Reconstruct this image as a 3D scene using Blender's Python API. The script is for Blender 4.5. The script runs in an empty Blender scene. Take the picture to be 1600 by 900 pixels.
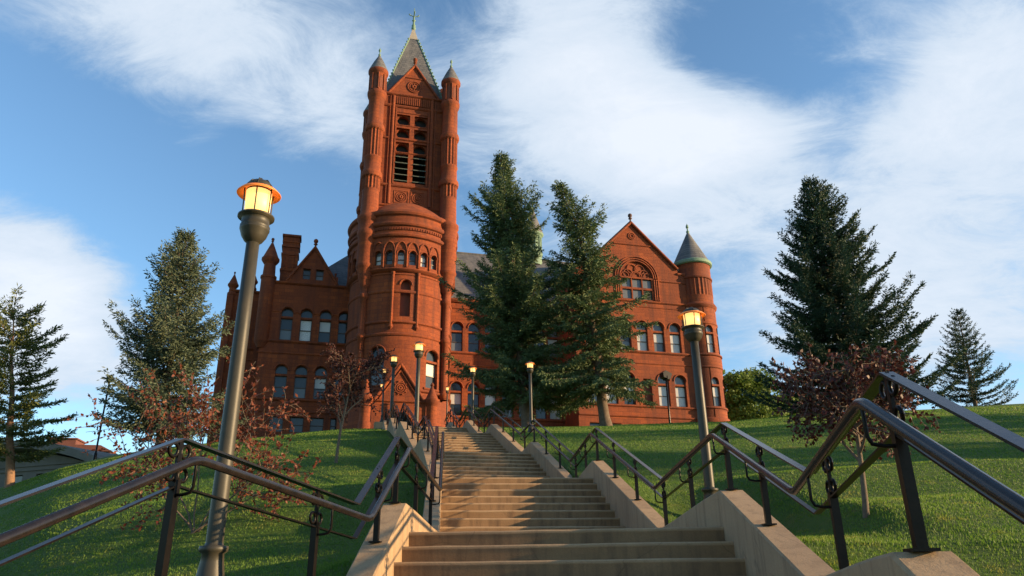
import bpy, math, random
import numpy as np
from mathutils import Vector, Matrix, noise
R = math.radians
sc = bpy.context.scene
col = sc.collection
rng = random.Random(7)

# ------------------------------------------------------------------ camera
FPX, PITCH, ROLL = 1150.0, R(21.3), R(0.7)
_R0 = Vector((1, 0, 0)); _U0 = Vector((0, -math.sin(PITCH), math.cos(PITCH))); _F = Vector((0, math.cos(PITCH), math.sin(PITCH)))
_RV = _R0 * math.cos(ROLL) - _U0 * math.sin(ROLL)
_UV = _R0 * math.sin(ROLL) + _U0 * math.cos(ROLL)
cam = bpy.data.cameras.new('camera'); camo = bpy.data.objects.new('camera', cam); col.objects.link(camo)
cam.sensor_width = 36.0; cam.lens = 36.0 * FPX / 1600.0
cam.clip_start = 0.05; cam.clip_end = 6000
camo.matrix_world = Matrix(((_RV.x, _UV.x, -_F.x, 0), (_RV.y, _UV.y, -_F.y, 0), (_RV.z, _UV.z, -_F.z, 0), (0, 0, 0, 1)))
sc.camera = camo

def at(px, py, Y):
    r = _RV * ((px - 800) / FPX) + _UV * ((450 - py) / FPX) + _F
    return r * (Y / r.y)

# ------------------------------------------------------------------ light
SUN_AZ, SUN_EL = 9.0, 12.5            # degrees behind +X, elevation
wd = bpy.data.worlds.new('World'); sc.world = wd; wd.use_nodes = True
wt = wd.node_tree; wt.nodes.clear()
def wn(t, **k):
    n = wt.nodes.new(t)
    for a, v in k.items(): setattr(n, a, v)
    return n
def wmath(op, a, b=None, clamp=False):
    n = wn('ShaderNodeMath', operation=op, use_clamp=clamp)
    for i, q in enumerate((a, b)):
        if q is None: continue
        if isinstance(q, (int, float)): n.inputs[i].default_value = q
        else: wt.links.new(q, n.inputs[i])
    return n.outputs[0]
sky = wn('ShaderNodeTexSky', sky_type='NISHITA', sun_disc=False)
sky.sun_elevation = R(SUN_EL); sky.sun_rotation = R(90 + SUN_AZ); sky.altitude = 100; sky.air_density = 1.0; sky.dust_density = 0.3; sky.ozone_density = 2.2
geo = wn('ShaderNodeTexCoord')
sep = wn('ShaderNodeSeparateXYZ'); wt.links.new(geo.outputs['Generated'], sep.inputs[0])
zc = wmath('ADD', wmath('MAXIMUM', sep.outputs[2], 0.0), 0.22)
cx_ = wmath('DIVIDE', sep.outputs[0], zc); cy_ = wmath('DIVIDE', sep.outputs[1], zc)
comb = wn('ShaderNodeCombineXYZ'); wt.links.new(cx_, comb.inputs[0]); wt.links.new(cy_, comb.inputs[1])
mapn = wn('ShaderNodeMapping'); mapn.inputs['Rotation'].default_value = (0, 0, R(38)); mapn.inputs['Scale'].default_value = (1.0, 1.55, 1); mapn.inputs['Location'].default_value = (3.1, 1.7, 0)
wt.links.new(comb.outputs[0], mapn.inputs[0])
n1 = wn('ShaderNodeTexNoise'); n1.inputs['Scale'].default_value = 1.7; n1.inputs['Detail'].default_value = 9; n1.inputs['Roughness'].default_value = 0.56; n1.inputs['Distortion'].default_value = 0.35
n2 = wn('ShaderNodeTexNoise'); n2.inputs['Scale'].default_value = 5.0; n2.inputs['Detail'].default_value = 10; n2.inputs['Roughness'].default_value = 0.72; n2.inputs['Distortion'].default_value = 0.5
wt.links.new(mapn.outputs[0], n1.inputs[0]); 
mapn2 = wn('ShaderNodeMapping'); mapn2.inputs['Rotation'].default_value = (0, 0, R(38)); mapn2.inputs['Scale'].default_value = (0.95, 1.45, 1); mapn2.inputs['Location'].default_value = (7.3, 2.1, 0)
wt.links.new(comb.outputs[0], mapn2.inputs[0]); wt.links.new(mapn2.outputs[0], n2.inputs[0])
def blob(d, sharp, amp):
    """a smooth bank of cloud (or a clearing) in one direction of the sky"""
    v = Vector(d).normalized()
    dn = wn('ShaderNodeVectorMath', operation='DOT_PRODUCT'); wt.links.new(geo.outputs['Generated'], dn.inputs[0]); dn.inputs[1].default_value = v
    e = wmath('MULTIPLY', wmath('SUBTRACT', dn.outputs['Value'], 1.0), sharp)
    return wmath('MULTIPLY', wmath('EXPONENT', e), amp)
SKYB = [  # (direction in the sky, sharpness, amount)
    (at(870, 20, 100), 110, 0.20), (at(960, 130, 100), 110, 0.20), (at(1100, 215, 100), 160, 0.30), (at(1190, 215, 100), 380, 0.20), (at(1020, 270, 100), 150, 0.17), (at(850, 180, 100), 90, 0.12),
    (at(560, 40, 100), 200, 0.08), (at(690, 230, 100), 120, 0.08), (at(330, 90, 100), 150, 0.17), (at(430, 170, 100), 180, 0.15), (at(520, 230, 100), 220, 0.14), (at(150, 30, 100), 150, 0.20), (at(230, 70, 100), 200, 0.12), (at(30, 10, 100), 160, 0.14),
    (at(30, 400, 100), 170, 0.40), (at(100, 470, 100), 200, 0.28), (at(60, 560, 100), 160, 0.16), (at(170, 520, 100), 200, 0.10),
    (at(1480, 330, 100), 60, 0.17), (at(1560, 90, 100), 130, 0.17), (at(1300, 420, 100), 90, 0.13), (at(1550, 480, 100), 60, 0.15), (at(1180, 420, 100), 200, 0.10), (at(1270, 10, 100), 300, 0.14), (at(310, 235, 100), 1800, 0.18), (at(250, 230, 100), 1500, 0.10),
    (at(1120, 80, 100), 300, -0.26), (at(1250, 120, 100), 240, -0.18), (at(1330, 180, 100), 300, -0.10), (at(1420, 140, 100), 160, 0.10), (at(1240, 260, 100), 400, -0.10), (at(130, 230, 100), 90, -0.26), (at(420, 330, 100), 90, -0.26), (at(250, 330, 100), 100, -0.24), (at(190, 630, 100), 140, -0.12), (at(20, 180, 100), 200, -0.14), (at(660, 90, 100), 200, -0.08), (at(750, 60, 100), 300, -0.06), (at(1130, 350, 100), 200, -0.08),
]
dens = wmath('ADD', wmath('MULTIPLY', n1.outputs[0], 0.60), wmath('MULTIPLY', n2.outputs[0], 0.52))
for b_ in SKYB: dens = wmath('ADD', dens, blob(*b_))
ramp = wn('ShaderNodeMapRange', interpolation_type='SMOOTHSTEP'); ramp.inputs['From Min'].default_value = 0.54; ramp.inputs['From Max'].default_value = 0.87
wt.links.new(dens, ramp.inputs['Value'])
cfac = wmath('MULTIPLY', ramp.outputs[0], 0.96)
thick = wn('ShaderNodeMapRange'); thick.inputs['From Min'].default_value = 0.62; thick.inputs['From Max'].default_value = 1.12; wt.links.new(dens, thick.inputs['Value'])
ccol = wn('ShaderNodeMix', data_type='RGBA'); wt.links.new(thick.outputs[0], ccol.inputs['Factor'])
ccol.inputs['A'].default_value = (2.7, 3.4, 4.2, 1); ccol.inputs['B'].default_value = (4.35, 4.65, 5.1, 1)
tint = wn('ShaderNodeMix', data_type='RGBA', blend_type='MULTIPLY'); tint.inputs['Factor'].default_value = 1.0
wt.links.new(sky.outputs[0], tint.inputs['A']); tint.inputs['B'].default_value = (1.12, 1.30, 1.36, 1)
mixc = wn('ShaderNodeMix', data_type='RGBA'); wt.links.new(cfac, mixc.inputs['Factor']); wt.links.new(tint.outputs['Result'], mixc.inputs['A']); wt.links.new(ccol.outputs['Result'], mixc.inputs['B'])
bg = wn('ShaderNodeBackground'); bg.inputs['Strength'].default_value = 0.095; wt.links.new(mixc.outputs['Result'], bg.inputs['Color'])
wo = wn('ShaderNodeOutputWorld'); wt.links.new(bg.outputs[0], wo.inputs[0])

sun = bpy.data.lights.new('sun', 'SUN'); suno = bpy.data.objects.new('sun', sun); col.objects.link(suno)
sun.energy = 5.0; sun.angle = R(0.6); sun.color = (1.0, 0.69, 0.36)
sdir = Vector((math.cos(R(SUN_AZ)) * math.cos(R(SUN_EL)), -math.sin(R(SUN_AZ)) * math.cos(R(SUN_EL)), math.sin(R(SUN_EL))))
suno.rotation_euler = sdir.to_track_quat('Z', 'Y').to_euler()
sc.view_settings.view_transform = 'Standard'; sc.view_settings.look = 'None'; sc.view_settings.gamma = 1; sc.view_settings.exposure = 1.1
sc.cycles.max_bounces = 6

# ------------------------------------------------------------------ materials
def newmat(name):
    m = bpy.data.materials.new(name); m.use_nodes = True
    nt = m.node_tree; b = nt.nodes['Principled BSDF']
    return m, nt, b
def N(nt, t, **k):
    n = nt.nodes.new(t)
    for a, v in k.items(): setattr(n, a, v)
    return n
def noise_tex(nt, vec, scale, detail=5, rough=0.55):
    n = N(nt, 'ShaderNodeTexNoise'); n.inputs['Scale'].default_value = scale; n.inputs['Detail'].default_value = detail; n.inputs['Roughness'].default_value = rough
    if vec is not None: nt.links.new(vec, n.inputs[0])
    return n.outputs[0]
def mix(nt, f, a, b, mode='MIX'):
    n = N(nt, 'ShaderNodeMix', data_type='RGBA', blend_type=mode)
    for i, q in (('Factor', f), ('A', a), ('B', b)):
        if hasattr(q, 'links'): nt.links.new(q, n.inputs[i])
        elif isinstance(q, tuple): n.inputs[i].default_value = (*q, 1) if len(q) == 3 else q
        else: n.inputs[i].default_value = q
    return n.outputs['Result']
def rng_map(nt, v, a, b, c=0.0, d=1.0):
    n = N(nt, 'ShaderNodeMapRange'); nt.links.new(v, n.inputs[0])
    for i, q in enumerate((a, b, c, d)): n.inputs[i + 1].default_value = q
    return n.outputs[0]
def bump(nt, b, h, strength, dist=0.02):
    n = N(nt, 'ShaderNodeBump'); n.inputs['Strength'].default_value = strength; n.inputs['Distance'].default_value = dist
    nt.links.new(h, n.inputs['Height']); nt.links.new(n.outputs[0], b.inputs['Normal'])
def objco(nt): return N(nt, 'ShaderNodeTexCoord').outputs['Object']
def stretch(nt, v, s):
    n = N(nt, 'ShaderNodeMapping'); n.inputs['Scale'].default_value = s; nt.links.new(v, n.inputs[0]); return n.outputs[0]

def mat_stone():
    m, nt, b = newmat('red sandstone')
    co = objco(nt); s = N(nt, 'ShaderNodeSeparateXYZ'); nt.links.new(co, s.inputs[0])
    ad = N(nt, 'ShaderNodeMath', operation='ADD'); nt.links.new(s.outputs[0], ad.inputs[0]); nt.links.new(s.outputs[1], ad.inputs[1])
    cb = N(nt, 'ShaderNodeCombineXYZ'); nt.links.new(ad.outputs[0], cb.inputs[0]); nt.links.new(s.outputs[2], cb.inputs[1])
    br = N(nt, 'ShaderNodeTexBrick'); nt.links.new(cb.outputs[0], br.inputs[0])
    br.inputs['Scale'].default_value = 1.0; br.inputs['Brick Width'].default_value = 0.85; br.inputs['Row Height'].default_value = 0.34; br.inputs['Mortar Size'].default_value = 0.016; br.inputs['Mortar Smooth'].default_value = 0.3; br.inputs['Bias'].default_value = -0.1
    br.inputs['Color1'].default_value = (0.175, 0.031, 0.006, 1); br.inputs['Color2'].default_value = (0.31, 0.064, 0.011, 1); br.inputs['Mortar'].default_value = (0.075, 0.015, 0.005, 1)
    c = mix(nt, rng_map(nt, noise_tex(nt, co, 0.35, 6), 0.35, 0.7), br.outputs['Color'], (0.15, 0.028, 0.0075))
    c = mix(nt, rng_map(nt, noise_tex(nt, co, 9, 6), 0.45, 0.75, 0, 0.55), c, (0.31, 0.07, 0.015))
    st = noise_tex(nt, stretch(nt, co, (1.3, 1.3, 0.12)), 1.6, 5)
    c = mix(nt, rng_map(nt, st, 0.48, 0.70, 0, 0.7), c, (0.072, 0.018, 0.009))
    c = mix(nt, rng_map(nt, noise_tex(nt, stretch(nt, co, (1, 1, .45)), 1.15, 9, 0.72), 0.68, 0.76, 0, 0.55), c, (0.40, 0.21, 0.13))
    c = mix(nt, rng_map(nt, noise_tex(nt, co, 0.11, 4, 0.6), 0.45, 0.65, 0, 0.45), c, (0.13, 0.03, 0.012))
    nt.links.new(c, b.inputs['Base Color']); b.inputs['Roughness'].default_value = 0.9
    hb = N(nt, 'ShaderNodeMath', operation='MULTIPLY_ADD'); nt.links.new(noise_tex(nt, co, 7, 8, 0.7), hb.inputs[0]); hb.inputs[1].default_value = 1.0; 
    inv = N(nt, 'ShaderNodeMath', operation='MULTIPLY'); nt.links.new(br.outputs['Fac'], inv.inputs[0]); inv.inputs[1].default_value = -0.5
    nt.links.new(inv.outputs[0], hb.inputs[2]); bump(nt, b, hb.outputs[0], 0.6, 0.04)
    return m
def mat_slate():
    m, nt, b = newmat('grey slate')
    co = objco(nt); s = N(nt, 'ShaderNodeSeparateXYZ'); nt.links.new(co, s.inputs[0])
    ad = N(nt, 'ShaderNodeMath', operation='ADD'); nt.links.new(s.outputs[0], ad.inputs[0]); nt.links.new(s.outputs[1], ad.inputs[1])
    cb = N(nt, 'ShaderNodeCombineXYZ'); nt.links.new(ad.outputs[0], cb.inputs[0]); nt.links.new(s.outputs[2], cb.inputs[1])
    br = N(nt, 'ShaderNodeTexBrick'); nt.links.new(cb.outputs[0], br.inputs[0])
    br.inputs['Brick Width'].default_value = 0.42; br.inputs['Row Height'].default_value = 0.3; br.inputs['Mortar Size'].default_value = 0.022; br.inputs['Scale'].default_value = 1.0
    br.inputs['Color1'].default_value = (0.07, 0.073, 0.08, 1); br.inputs['Color2'].default_value = (0.115, 0.112, 0.115, 1); br.inputs['Mortar'].default_value = (0.035, 0.036, 0.04, 1)
    c = mix(nt, rng_map(nt, noise_tex(nt, stretch(nt, co, (1, 1, .2)), 1.5, 5), 0.4, 0.7, 0, 0.6), br.outputs['Color'], (0.15, 0.145, 0.14))
    nt.links.new(c, b.inputs['Base Color']); b.inputs['Roughness'].default_value = 0.7
    return m
def mat_simple(name, base, rough=0.6, metal=0.0, var=None, scale=6, bmp=0.0, spec=0.5):
    m, nt, b = newmat(name); co = objco(nt)
    if var:
        c = mix(nt, rng_map(nt, noise_tex(nt, co, scale, 6, 0.65), 0.35, 0.7), base, var); nt.links.new(c, b.inputs['Base Color'])
    else: b.inputs['Base Color'].default_value = (*base, 1)
    b.inputs['Roughness'].default_value = rough; b.inputs['Metallic'].default_value = metal; b.inputs['Specular IOR Level'].default_value = spec
    if bmp: bump(nt, b, noise_tex(nt, co, scale * 4, 6, 0.7), bmp, 0.01)
    return m
def N_col(nt, vec, scale):
    n = N(nt, 'ShaderNodeTexNoise'); n.inputs['Scale'].default_value = scale; nt.links.new(vec, n.inputs[0]); return n.outputs['Color']
def mat_concrete(name, a, bb, stain, dark):
    m, nt, b = newmat(name); co = objco(nt)
    c = mix(nt, rng_map(nt, noise_tex(nt, co, 2.2, 8, 0.65), 0.35, 0.7), a, bb)
    c = mix(nt, rng_map(nt, noise_tex(nt, co, 60, 3, 0.6), 0.45, 0.8, 0, 0.45), c, dark)
    st = noise_tex(nt, stretch(nt, co, (7, 7, 0.7)), 1.2, 6, 0.65)
    c = mix(nt, rng_map(nt, st, 0.48, 0.70, 0, 0.85), c, stain)
    c = mix(nt, rng_map(nt, noise_tex(nt, co, 0.7, 5, 0.6), 0.5, 0.68, 0, 0.5), c, stain)
    wob = mix(nt, 0.06, co, N_col(nt, co, 5))
    vo = N(nt, 'ShaderNodeTexVoronoi', feature='DISTANCE_TO_EDGE'); vo.inputs['Scale'].default_value = 1.1; nt.links.new(wob, vo.inputs['Vector'])
    brk = noise_tex(nt, co, 1.3, 2)
    crk = N(nt, 'ShaderNodeMath', operation='MULTIPLY'); nt.links.new(rng_map(nt, vo.outputs['Distance'], 0.006, 0.001, 0, 0.32), crk.inputs[0]); nt.links.new(rng_map(nt, brk, 0.46, 0.56), crk.inputs[1])
    c = mix(nt, crk.outputs[0], c, tuple(q * .35 for q in dark))
    c = mix(nt, rng_map(nt, noise_tex(nt, co, 24, 4, 0.75), 0.66, 0.74, 0, 0.6), c, tuple(q * .5 for q in dark))
    rust = noise_tex(nt, stretch(nt, co, (3.2, 3.2, 0.5)), 1.0, 3, 0.5)
    c = mix(nt, rng_map(nt, rust, 0.64, 0.76, 0, 0.45), c, (0.16, 0.07, 0.03))
    nt.links.new(c, b.inputs['Base Color']); b.inputs['Roughness'].default_value = 0.92
    bump(nt, b, noise_tex(nt, co, 45, 8, 0.7), 0.35, 0.01)
    return m
def mat_emit(name, colr, strength):
    m, nt, b = newmat(name); b.inputs['Base Color'].default_value = (*colr, 1)
    b.inputs['Emission Color'].default_value = (*colr, 1); b.inputs['Emission Strength'].default_value = strength
    return m
def mat_leaf(name, a, bb, c3=None, rough=0.65, trans=0.25, scale=1.3):
    m, nt, b = newmat(name); co = objco(nt)
    c = mix(nt, rng_map(nt, noise_tex(nt, co, scale, 4, 0.7), 0.38, 0.66), a, bb)
    if c3: c = mix(nt, rng_map(nt, noise_tex(nt, co, scale * 6, 3, 0.7), 0.56, 0.74), c, c3)
    nt.links.new(c, b.inputs['Base Color']); b.inputs['Roughness'].default_value = rough; b.inputs['Specular IOR Level'].default_value = 0.3
    tr = N(nt, 'ShaderNodeBsdfTranslucent'); nt.links.new(c, tr.inputs[0])
    mx = N(nt, 'ShaderNodeMixShader'); mx.inputs[0].default_value = trans
    nt.links.new(b.outputs[0], mx.inputs[1]); nt.links.new(tr.outputs[0], mx.inputs[2])
    nt.links.new(mx.outputs[0], nt.nodes['Material Output'].inputs[0])
    return m
def mat_glass(name, base, rough=0.06):
    m, nt, b = newmat(name); co = objco(nt)
    b.inputs['Base Color'].default_value = (*base, 1); b.inputs['Roughness'].default_value = rough; b.inputs['IOR'].default_value = 1.45; b.inputs['Specular IOR Level'].default_value = 0.5
    bump(nt, b, noise_tex(nt, co, 1.1, 2), 0.06, 0.05)
    return m
def mat_grass(name, a, bb, dry):
    m, nt, b = newmat(name); co = objco(nt)
    c = mix(nt, rng_map(nt, noise_tex(nt, co, 0.5, 6, 0.6), 0.35, 0.68), a, bb)
    c = mix(nt, rng_map(nt, noise_tex(nt, co, 1.3, 6, 0.7), 0.55, 0.75, 0, 0.65), c, dry)
    c = mix(nt, rng_map(nt, noise_tex(nt, co, 22, 5, 0.7), 0.4, 0.75, 0, 0.5), c, tuple(q * 0.55 for q in a))
    nt.links.new(c, b.inputs['Base Color']); b.inputs['Roughness'].default_value = 0.85; b.inputs['Specular IOR Level'].default_value = 0.2
    bump(nt, b, noise_tex(nt, co, 16, 8, 0.8), 1.0, 0.12)
    return m
STONE = mat_stone(); SLATE = mat_slate()
COPPER = mat_simple('green copper', (0.11, 0.19, 0.13), 0.75, 0, (0.17, 0.26, 0.19), 8)
LEAD = mat_simple('pale lead', (0.27, 0.235, 0.19), 0.6, 0, (0.33, 0.3, 0.25), 3)
DARKVOID = mat_simple('dark unlit interior', (0.012, 0.01, 0.01), 0.8)  # near-black boxes and panes painted in for the shade behind openings
LOUVRE = mat_simple('weathered slats', (0.06, 0.075, 0.06), 0.8, 0, (0.10, 0.12, 0.10), 5)
WFRAME = mat_simple('brown window frame', (0.05, 0.03, 0.025), 0.5)
GLASS = mat_glass('window glass', (0.03, 0.035, 0.04))
BLIND = mat_glass('glass before pale blind', (0.46, 0.44, 0.41), 0.12)
BLIND2 = mat_glass('glass before grey room', (0.12, 0.125, 0.13), 0.08)
PAPER = mat_simple('white paper', (0.75, 0.75, 0.75), 0.8, 0, (0.35, 0.36, 0.38), 14)
CONC = mat_concrete('pale concrete', (0.30, 0.20, 0.115), (0.36, 0.245, 0.14), (0.19, 0.125, 0.072), (0.20, 0.138, 0.082))
STEPE = mat_concrete('pale step edge', (0.33, 0.215, 0.12), (0.40, 0.265, 0.15), (0.27, 0.175, 0.10), (0.22, 0.145, 0.085))  # paler concrete tone along the front edge of every step
STEPC = mat_concrete('worn step concrete', (0.225, 0.13, 0.062), (0.28, 0.165, 0.082), (0.115, 0.068, 0.038), (0.15, 0.09, 0.05))
IRON = mat_simple('black painted steel', (0.004, 0.0036, 0.0036), 0.30, 0.0, (0.010, 0.008, 0.007), 14, 0.06, 0.14)
RAILM = mat_simple('hand worn black steel', (0.006, 0.0055, 0.006), 0.27, 0.0, (0.018, 0.013, 0.011), 11, 0.05, 0.45)
LAMPM = mat_simple('bronze green lamp paint', (0.030, 0.029, 0.021), 0.48, 0.0, (0.048, 0.040, 0.027), 5, 0.1, 0.35)
LGLASS = mat_emit('lit lamp glass', (1.0, 0.62, 0.20), 0.62)
LHOT = mat_emit('bright lamp', (1.0, 0.86, 0.55), 6.0)
BRIM = mat_emit('glowing amber brim', (0.75, 0.20, 0.03), 0.11)
BARK = mat_simple('bark', (0.075, 0.055, 0.04), 0.95, 0, (0.15, 0.11, 0.08), 7, 0.9)
PBARK = mat_simple('reddish pine bark', (0.16, 0.085, 0.05), 0.95, 0, (0.25, 0.15, 0.09), 6, 0.9)
TWIG = mat_simple('young bark', (0.085, 0.062, 0.042), 0.9, 0, (0.14, 0.105, 0.075), 12, 0.5)
GROUNDM = mat_grass('mown lawn', (0.068, 0.135, 0.017), (0.10, 0.17, 0.021), (0.21, 0.19, 0.045))
BLADE = mat_leaf('grass blades', (0.078, 0.165, 0.02), (0.135, 0.22, 0.028), (0.30, 0.27, 0.06), 0.6, 0.45, 0.32)
SPRUCE = mat_leaf('spruce needles', (0.052, 0.090, 0.034), (0.105, 0.142, 0.055), (0.16, 0.19, 0.072), 0.7, 0.15, 0.9)
BSPRUCE = mat_leaf('blue spruce needles', (0.055, 0.08, 0.048), (0.10, 0.125, 0.074), (0.15, 0.148, 0.066), 0.7, 0.15, 0.9)
DSPRUCE = mat_leaf('dark spruce needles', (0.018, 0.042, 0.026), (0.035, 0.066, 0.030), (0.06, 0.09, 0.03), 0.7, 0.15, 0.9)
PINE = mat_leaf('pine needles', (0.065, 0.095, 0.03), (0.13, 0.145, 0.042), (0.19, 0.175, 0.055), 0.7, 0.2, 0.9)
REDLEAF = mat_leaf('copper red leaves', (0.20, 0.055, 0.025), (0.11, 0.028, 0.022), (0.30, 0.12, 0.035), 0.5, 0.35, 2.2)
DREDLEAF = mat_leaf('dark maroon leaves', (0.085, 0.024, 0.018), (0.045, 0.014, 0.013), (0.15, 0.045, 0.025), 0.55, 0.2, 2.2)
GREENLEAF = mat_leaf('bright green leaves', (0.10, 0.165, 0.03), (0.15, 0.21, 0.04), (0.08, 0.12, 0.03), 0.6, 0.35, 0.6)
GYMROOF = mat_simple('grey stone gym', (0.10, 0.09, 0.075), 0.9, 0, (0.14, 0.125, 0.105), 0.8)
BRICKRED = mat_simple('dull red brick', (0.11, 0.04, 0.032), 0.9, 0, (0.15, 0.055, 0.04), 2)
WHITE = mat_simple('white paint', (0.7, 0.7, 0.68), 0.6)

# ------------------------------------------------------------------ mesh helpers
class MB:
    def __init__(s): s.v = []; s.f = []; s.m = []; s.sm = []
    def face(s, pts, m=0, smooth=False):
        i = len(s.v); s.v.extend([tuple(p) for p in pts]); s.f.append(tuple(range(i, i + len(pts)))); s.m.append(m); s.sm.append(smooth)
    def box(s, x0, x1, y0, y1, z0, z1, m=0):
        i = len(s.v)
        s.v += [(x0, y0, z0), (x1, y0, z0), (x1, y1, z0), (x0, y1, z0), (x0, y0, z1), (x1, y0, z1), (x1, y1, z1), (x0, y1, z1)]
        for f in ((0, 3, 2, 1), (4, 5, 6, 7), (0, 1, 5, 4), (1, 2, 6, 5), (2, 3, 7, 6), (3, 0, 4, 7)):
            s.f.append(tuple(i + k for k in f)); s.m.append(m); s.sm.append(False)
    def grid(s, rows, m=0, smooth=True, closed=False, flip=False):
        i = len(s.v); n = len(rows[0])
        for r in rows: s.v.extend([tuple(p) for p in r])
        for a in range(len(rows) - 1):
            for b in range(n if closed else n - 1):
                c = (b + 1) % n
                q = (i + a * n + b, i + a * n + c, i + (a + 1) * n + c, i + (a + 1) * n + b)
                s.f.append(q[::-1] if flip else q); s.m.append(m); s.sm.append(smooth)
    def lathe(s, prof, cx=0, cy=0, n=24, m=0, a0=0, a1=2 * math.pi, smooth=True, flute=None):
        full = abs(a1 - a0 - 2 * math.pi) < 1e-6
        k = n if full else n + 1
        rows = []
        for r, z in prof:
            row = []
            for j in range(k):
                a = a0 + (a1 - a0) * j / n
                rr = r
                if flute and flute[0] <= z <= flute[1] and j % 2: rr = r * flute[2]
                row.append((cx + rr * math.sin(a), cy - rr * math.cos(a), z))
            rows.append(row)
        s.grid(rows, m, smooth, full)
    def tube(s, path, r, n=8, m=0, closed=False, cap=True):
        path = [Vector(p) for p in path]; rows = []; N_ = len(path)
        rad = r if isinstance(r, (list, tuple)) else [r] * N_
        up = Vector((0, 0, 1)); prev = None
        for i, p in enumerate(path):
            if closed: d = path[(i + 1) % N_] - path[i - 1]
            else: d = path[min(i + 1, N_ - 1)] - path[max(i - 1, 0)]
            d.normalize()
            if prev is None:
                a = d.cross(up)
                if a.length < 1e-3: a = d.cross(Vector((1, 0, 0)))
            else: a = prev - d * prev.dot(d)
            if a.length < 1e-6: a = d.orthogonal()
            a.normalize(); b = d.cross(a); prev = a
            rows.append([p + (a * math.cos(t) + b * math.sin(t)) * rad[i] for t in [2 * math.pi * j / n for j in range(n)]])
        if closed: rows.append(rows[0])
        s.grid(rows, m, True, True, flip=True)
        if cap and not closed:
            s.face(rows[0], m); s.face(rows[-1][::-1], m)
    def bar(s, path, w, h, m=0, side=None):
        """flat bar of width w (horizontal) and height h swept along a path"""
        path = [Vector(p) for p in path]; rows = []
        for i, p in enumerate(path):
            d = path[min(i + 1, len(path) - 1)] - path[max(i - 1, 0)]
            hd = Vector((d.x, d.y, 0)).normalized(); a = Vector((hd.y, -hd.x, 0)) * (w / 2)
            q = Vector((0, 0, h / 2))
            rows.append([p - a - q, p + a - q, p + a + q, p - a + q])
        s.grid(rows, m, False, True, flip=True)
        s.face(rows[0], m); s.face(rows[-1][::-1], m)
    def prism(s, poly, y0, y1, m=0, mapf=None):
        """polygon in x,z extruded from y0 (front) to y1"""
        g = mapf or (lambda x, y, z: (x, y, z))
        s.face([g(x, y0, z) for x, z in poly], m); s.face([g(x, y1, z) for x, z in reversed(poly)], m)
        for i in range(len(poly)):
            (xa, za), (xb, zb) = poly[i], poly[(i + 1) % len(poly)]
            s.face([g(xa, y0, za), g(xa, y1, za), g(xb, y1, zb), g(xb, y0, zb)], m)
    def mesh(s, name, mats):
        me = bpy.data.meshes.new(name); me.from_pydata(s.v, [], s.f); me.update()
        for m in mats: me.materials.append(m)
        me.polygons.foreach_set('material_index', s.m); me.polygons.foreach_set('use_smooth', s.sm)
        return me
    def build(s, name, mats, parent=None, loc=None, rotz=None):
        if not isinstance(mats, (list, tuple)): mats = [mats]
        o = bpy.data.objects.new(name, s.mesh(name, mats)); col.objects.link(o)
        if parent: o.parent = parent
        if loc is not None: o.location = loc
        if rotz is not None: o.rotation_euler.z = rotz
        return o
def weld(o, ang=40):
    """merge doubles so that smooth shading works; keep sharp edges by angle"""
    import bmesh
    bm = bmesh.new(); bm.from_mesh(o.data); bmesh.ops.remove_doubles(bm, verts=bm.verts, dist=1e-4)
    bmesh.ops.recalc_face_normals(bm, faces=bm.faces)
    for e in bm.edges:
        if len(e.link_faces) == 2 and e.calc_face_angle(0) > R(ang): e.smooth = False
    bm.to_mesh(o.data); bm.free(); return o
def tag(o, label=None, cat=None, group=None, kind=None):
    if label: o['label'] = label
    if cat: o['category'] = cat
    if group: o['group'] = group
    if kind: o['kind'] = kind
    return o
def empty(name, loc, rotz=0):
    o = bpy.data.objects.new(name, None); col.objects.link(o); o.location = loc; o.rotation_euler.z = rotz; o.empty_display_size = 0.3
    return o
def soup(name, V, nper, mats, parent=None, midx=None, loc=None):
    """numpy mesh of separate faces with nper vertices each"""
    V = np.asarray(V, dtype=np.float32); nf = len(V) // nper
    me = bpy.data.meshes.new(name); me.vertices.add(len(V)); me.vertices.foreach_set('co', V.ravel())
    me.loops.add(len(V)); me.loops.foreach_set('vertex_index', np.arange(len(V), dtype=np.int32))
    me.polygons.add(nf); me.polygons.foreach_set('loop_start', np.arange(0, len(V), nper, dtype=np.int32))
    for m in (mats if isinstance(mats, (list, tuple)) else [mats]): me.materials.append(m)
    if midx is not None: me.polygons.foreach_set('material_index', np.asarray(midx, dtype=np.int32))
    me.update(calc_edges=True)
    o = bpy.data.objects.new(name, me); col.objects.link(o)
    if parent: o.parent = parent
    if loc is not None: o.location = loc
    return o

# ------------------------------------------------------------------ terrain
ZS_Y = [-400, -6, 0, 3, 5, 7.2, 10, 12, 14.6, 17, 21, 25.5, 30.5, 36, 45, 56, 62, 80, 110, 300, 1500, 4000]
ZS_Z = [-1.75, -1.7, -1.62, -0.9, -0.5, 0.22, 0.45, 0.75, 1.68, 1.98, 3.12, 4.45, 5.62, 6.7, 8.42, 10.35, 11.0, 11.5, 11.0, 4, -10, -30]
HQ_X = [-3, -1.2, -0.68, -0.6, -0.535, -0.477, -0.40, -0.315, -0.246, -0.1, 0.1, 0.285, 0.364, 0.434, 0.549, 0.699, 1.0, 3]
HQ_Z = [-0.35, -0.17, -0.074, -0.046, -0.032, -0.024, -0.015, -0.006, -0.001, 0, 0, 0.003, 0.009, 0.013, 0.017, 0.022, 0.03, 0.05]
W_ = 2.9
def R2(psi): return Vector((math.cos(R(psi)), -math.sin(R(psi)), 0))
def S2(psi): return Vector((math.sin(R(psi)), math.cos(R(psi)), 0))
FL = []     # flights: TL, TR, BL, BR, number of risers, landing height, top height
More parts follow.
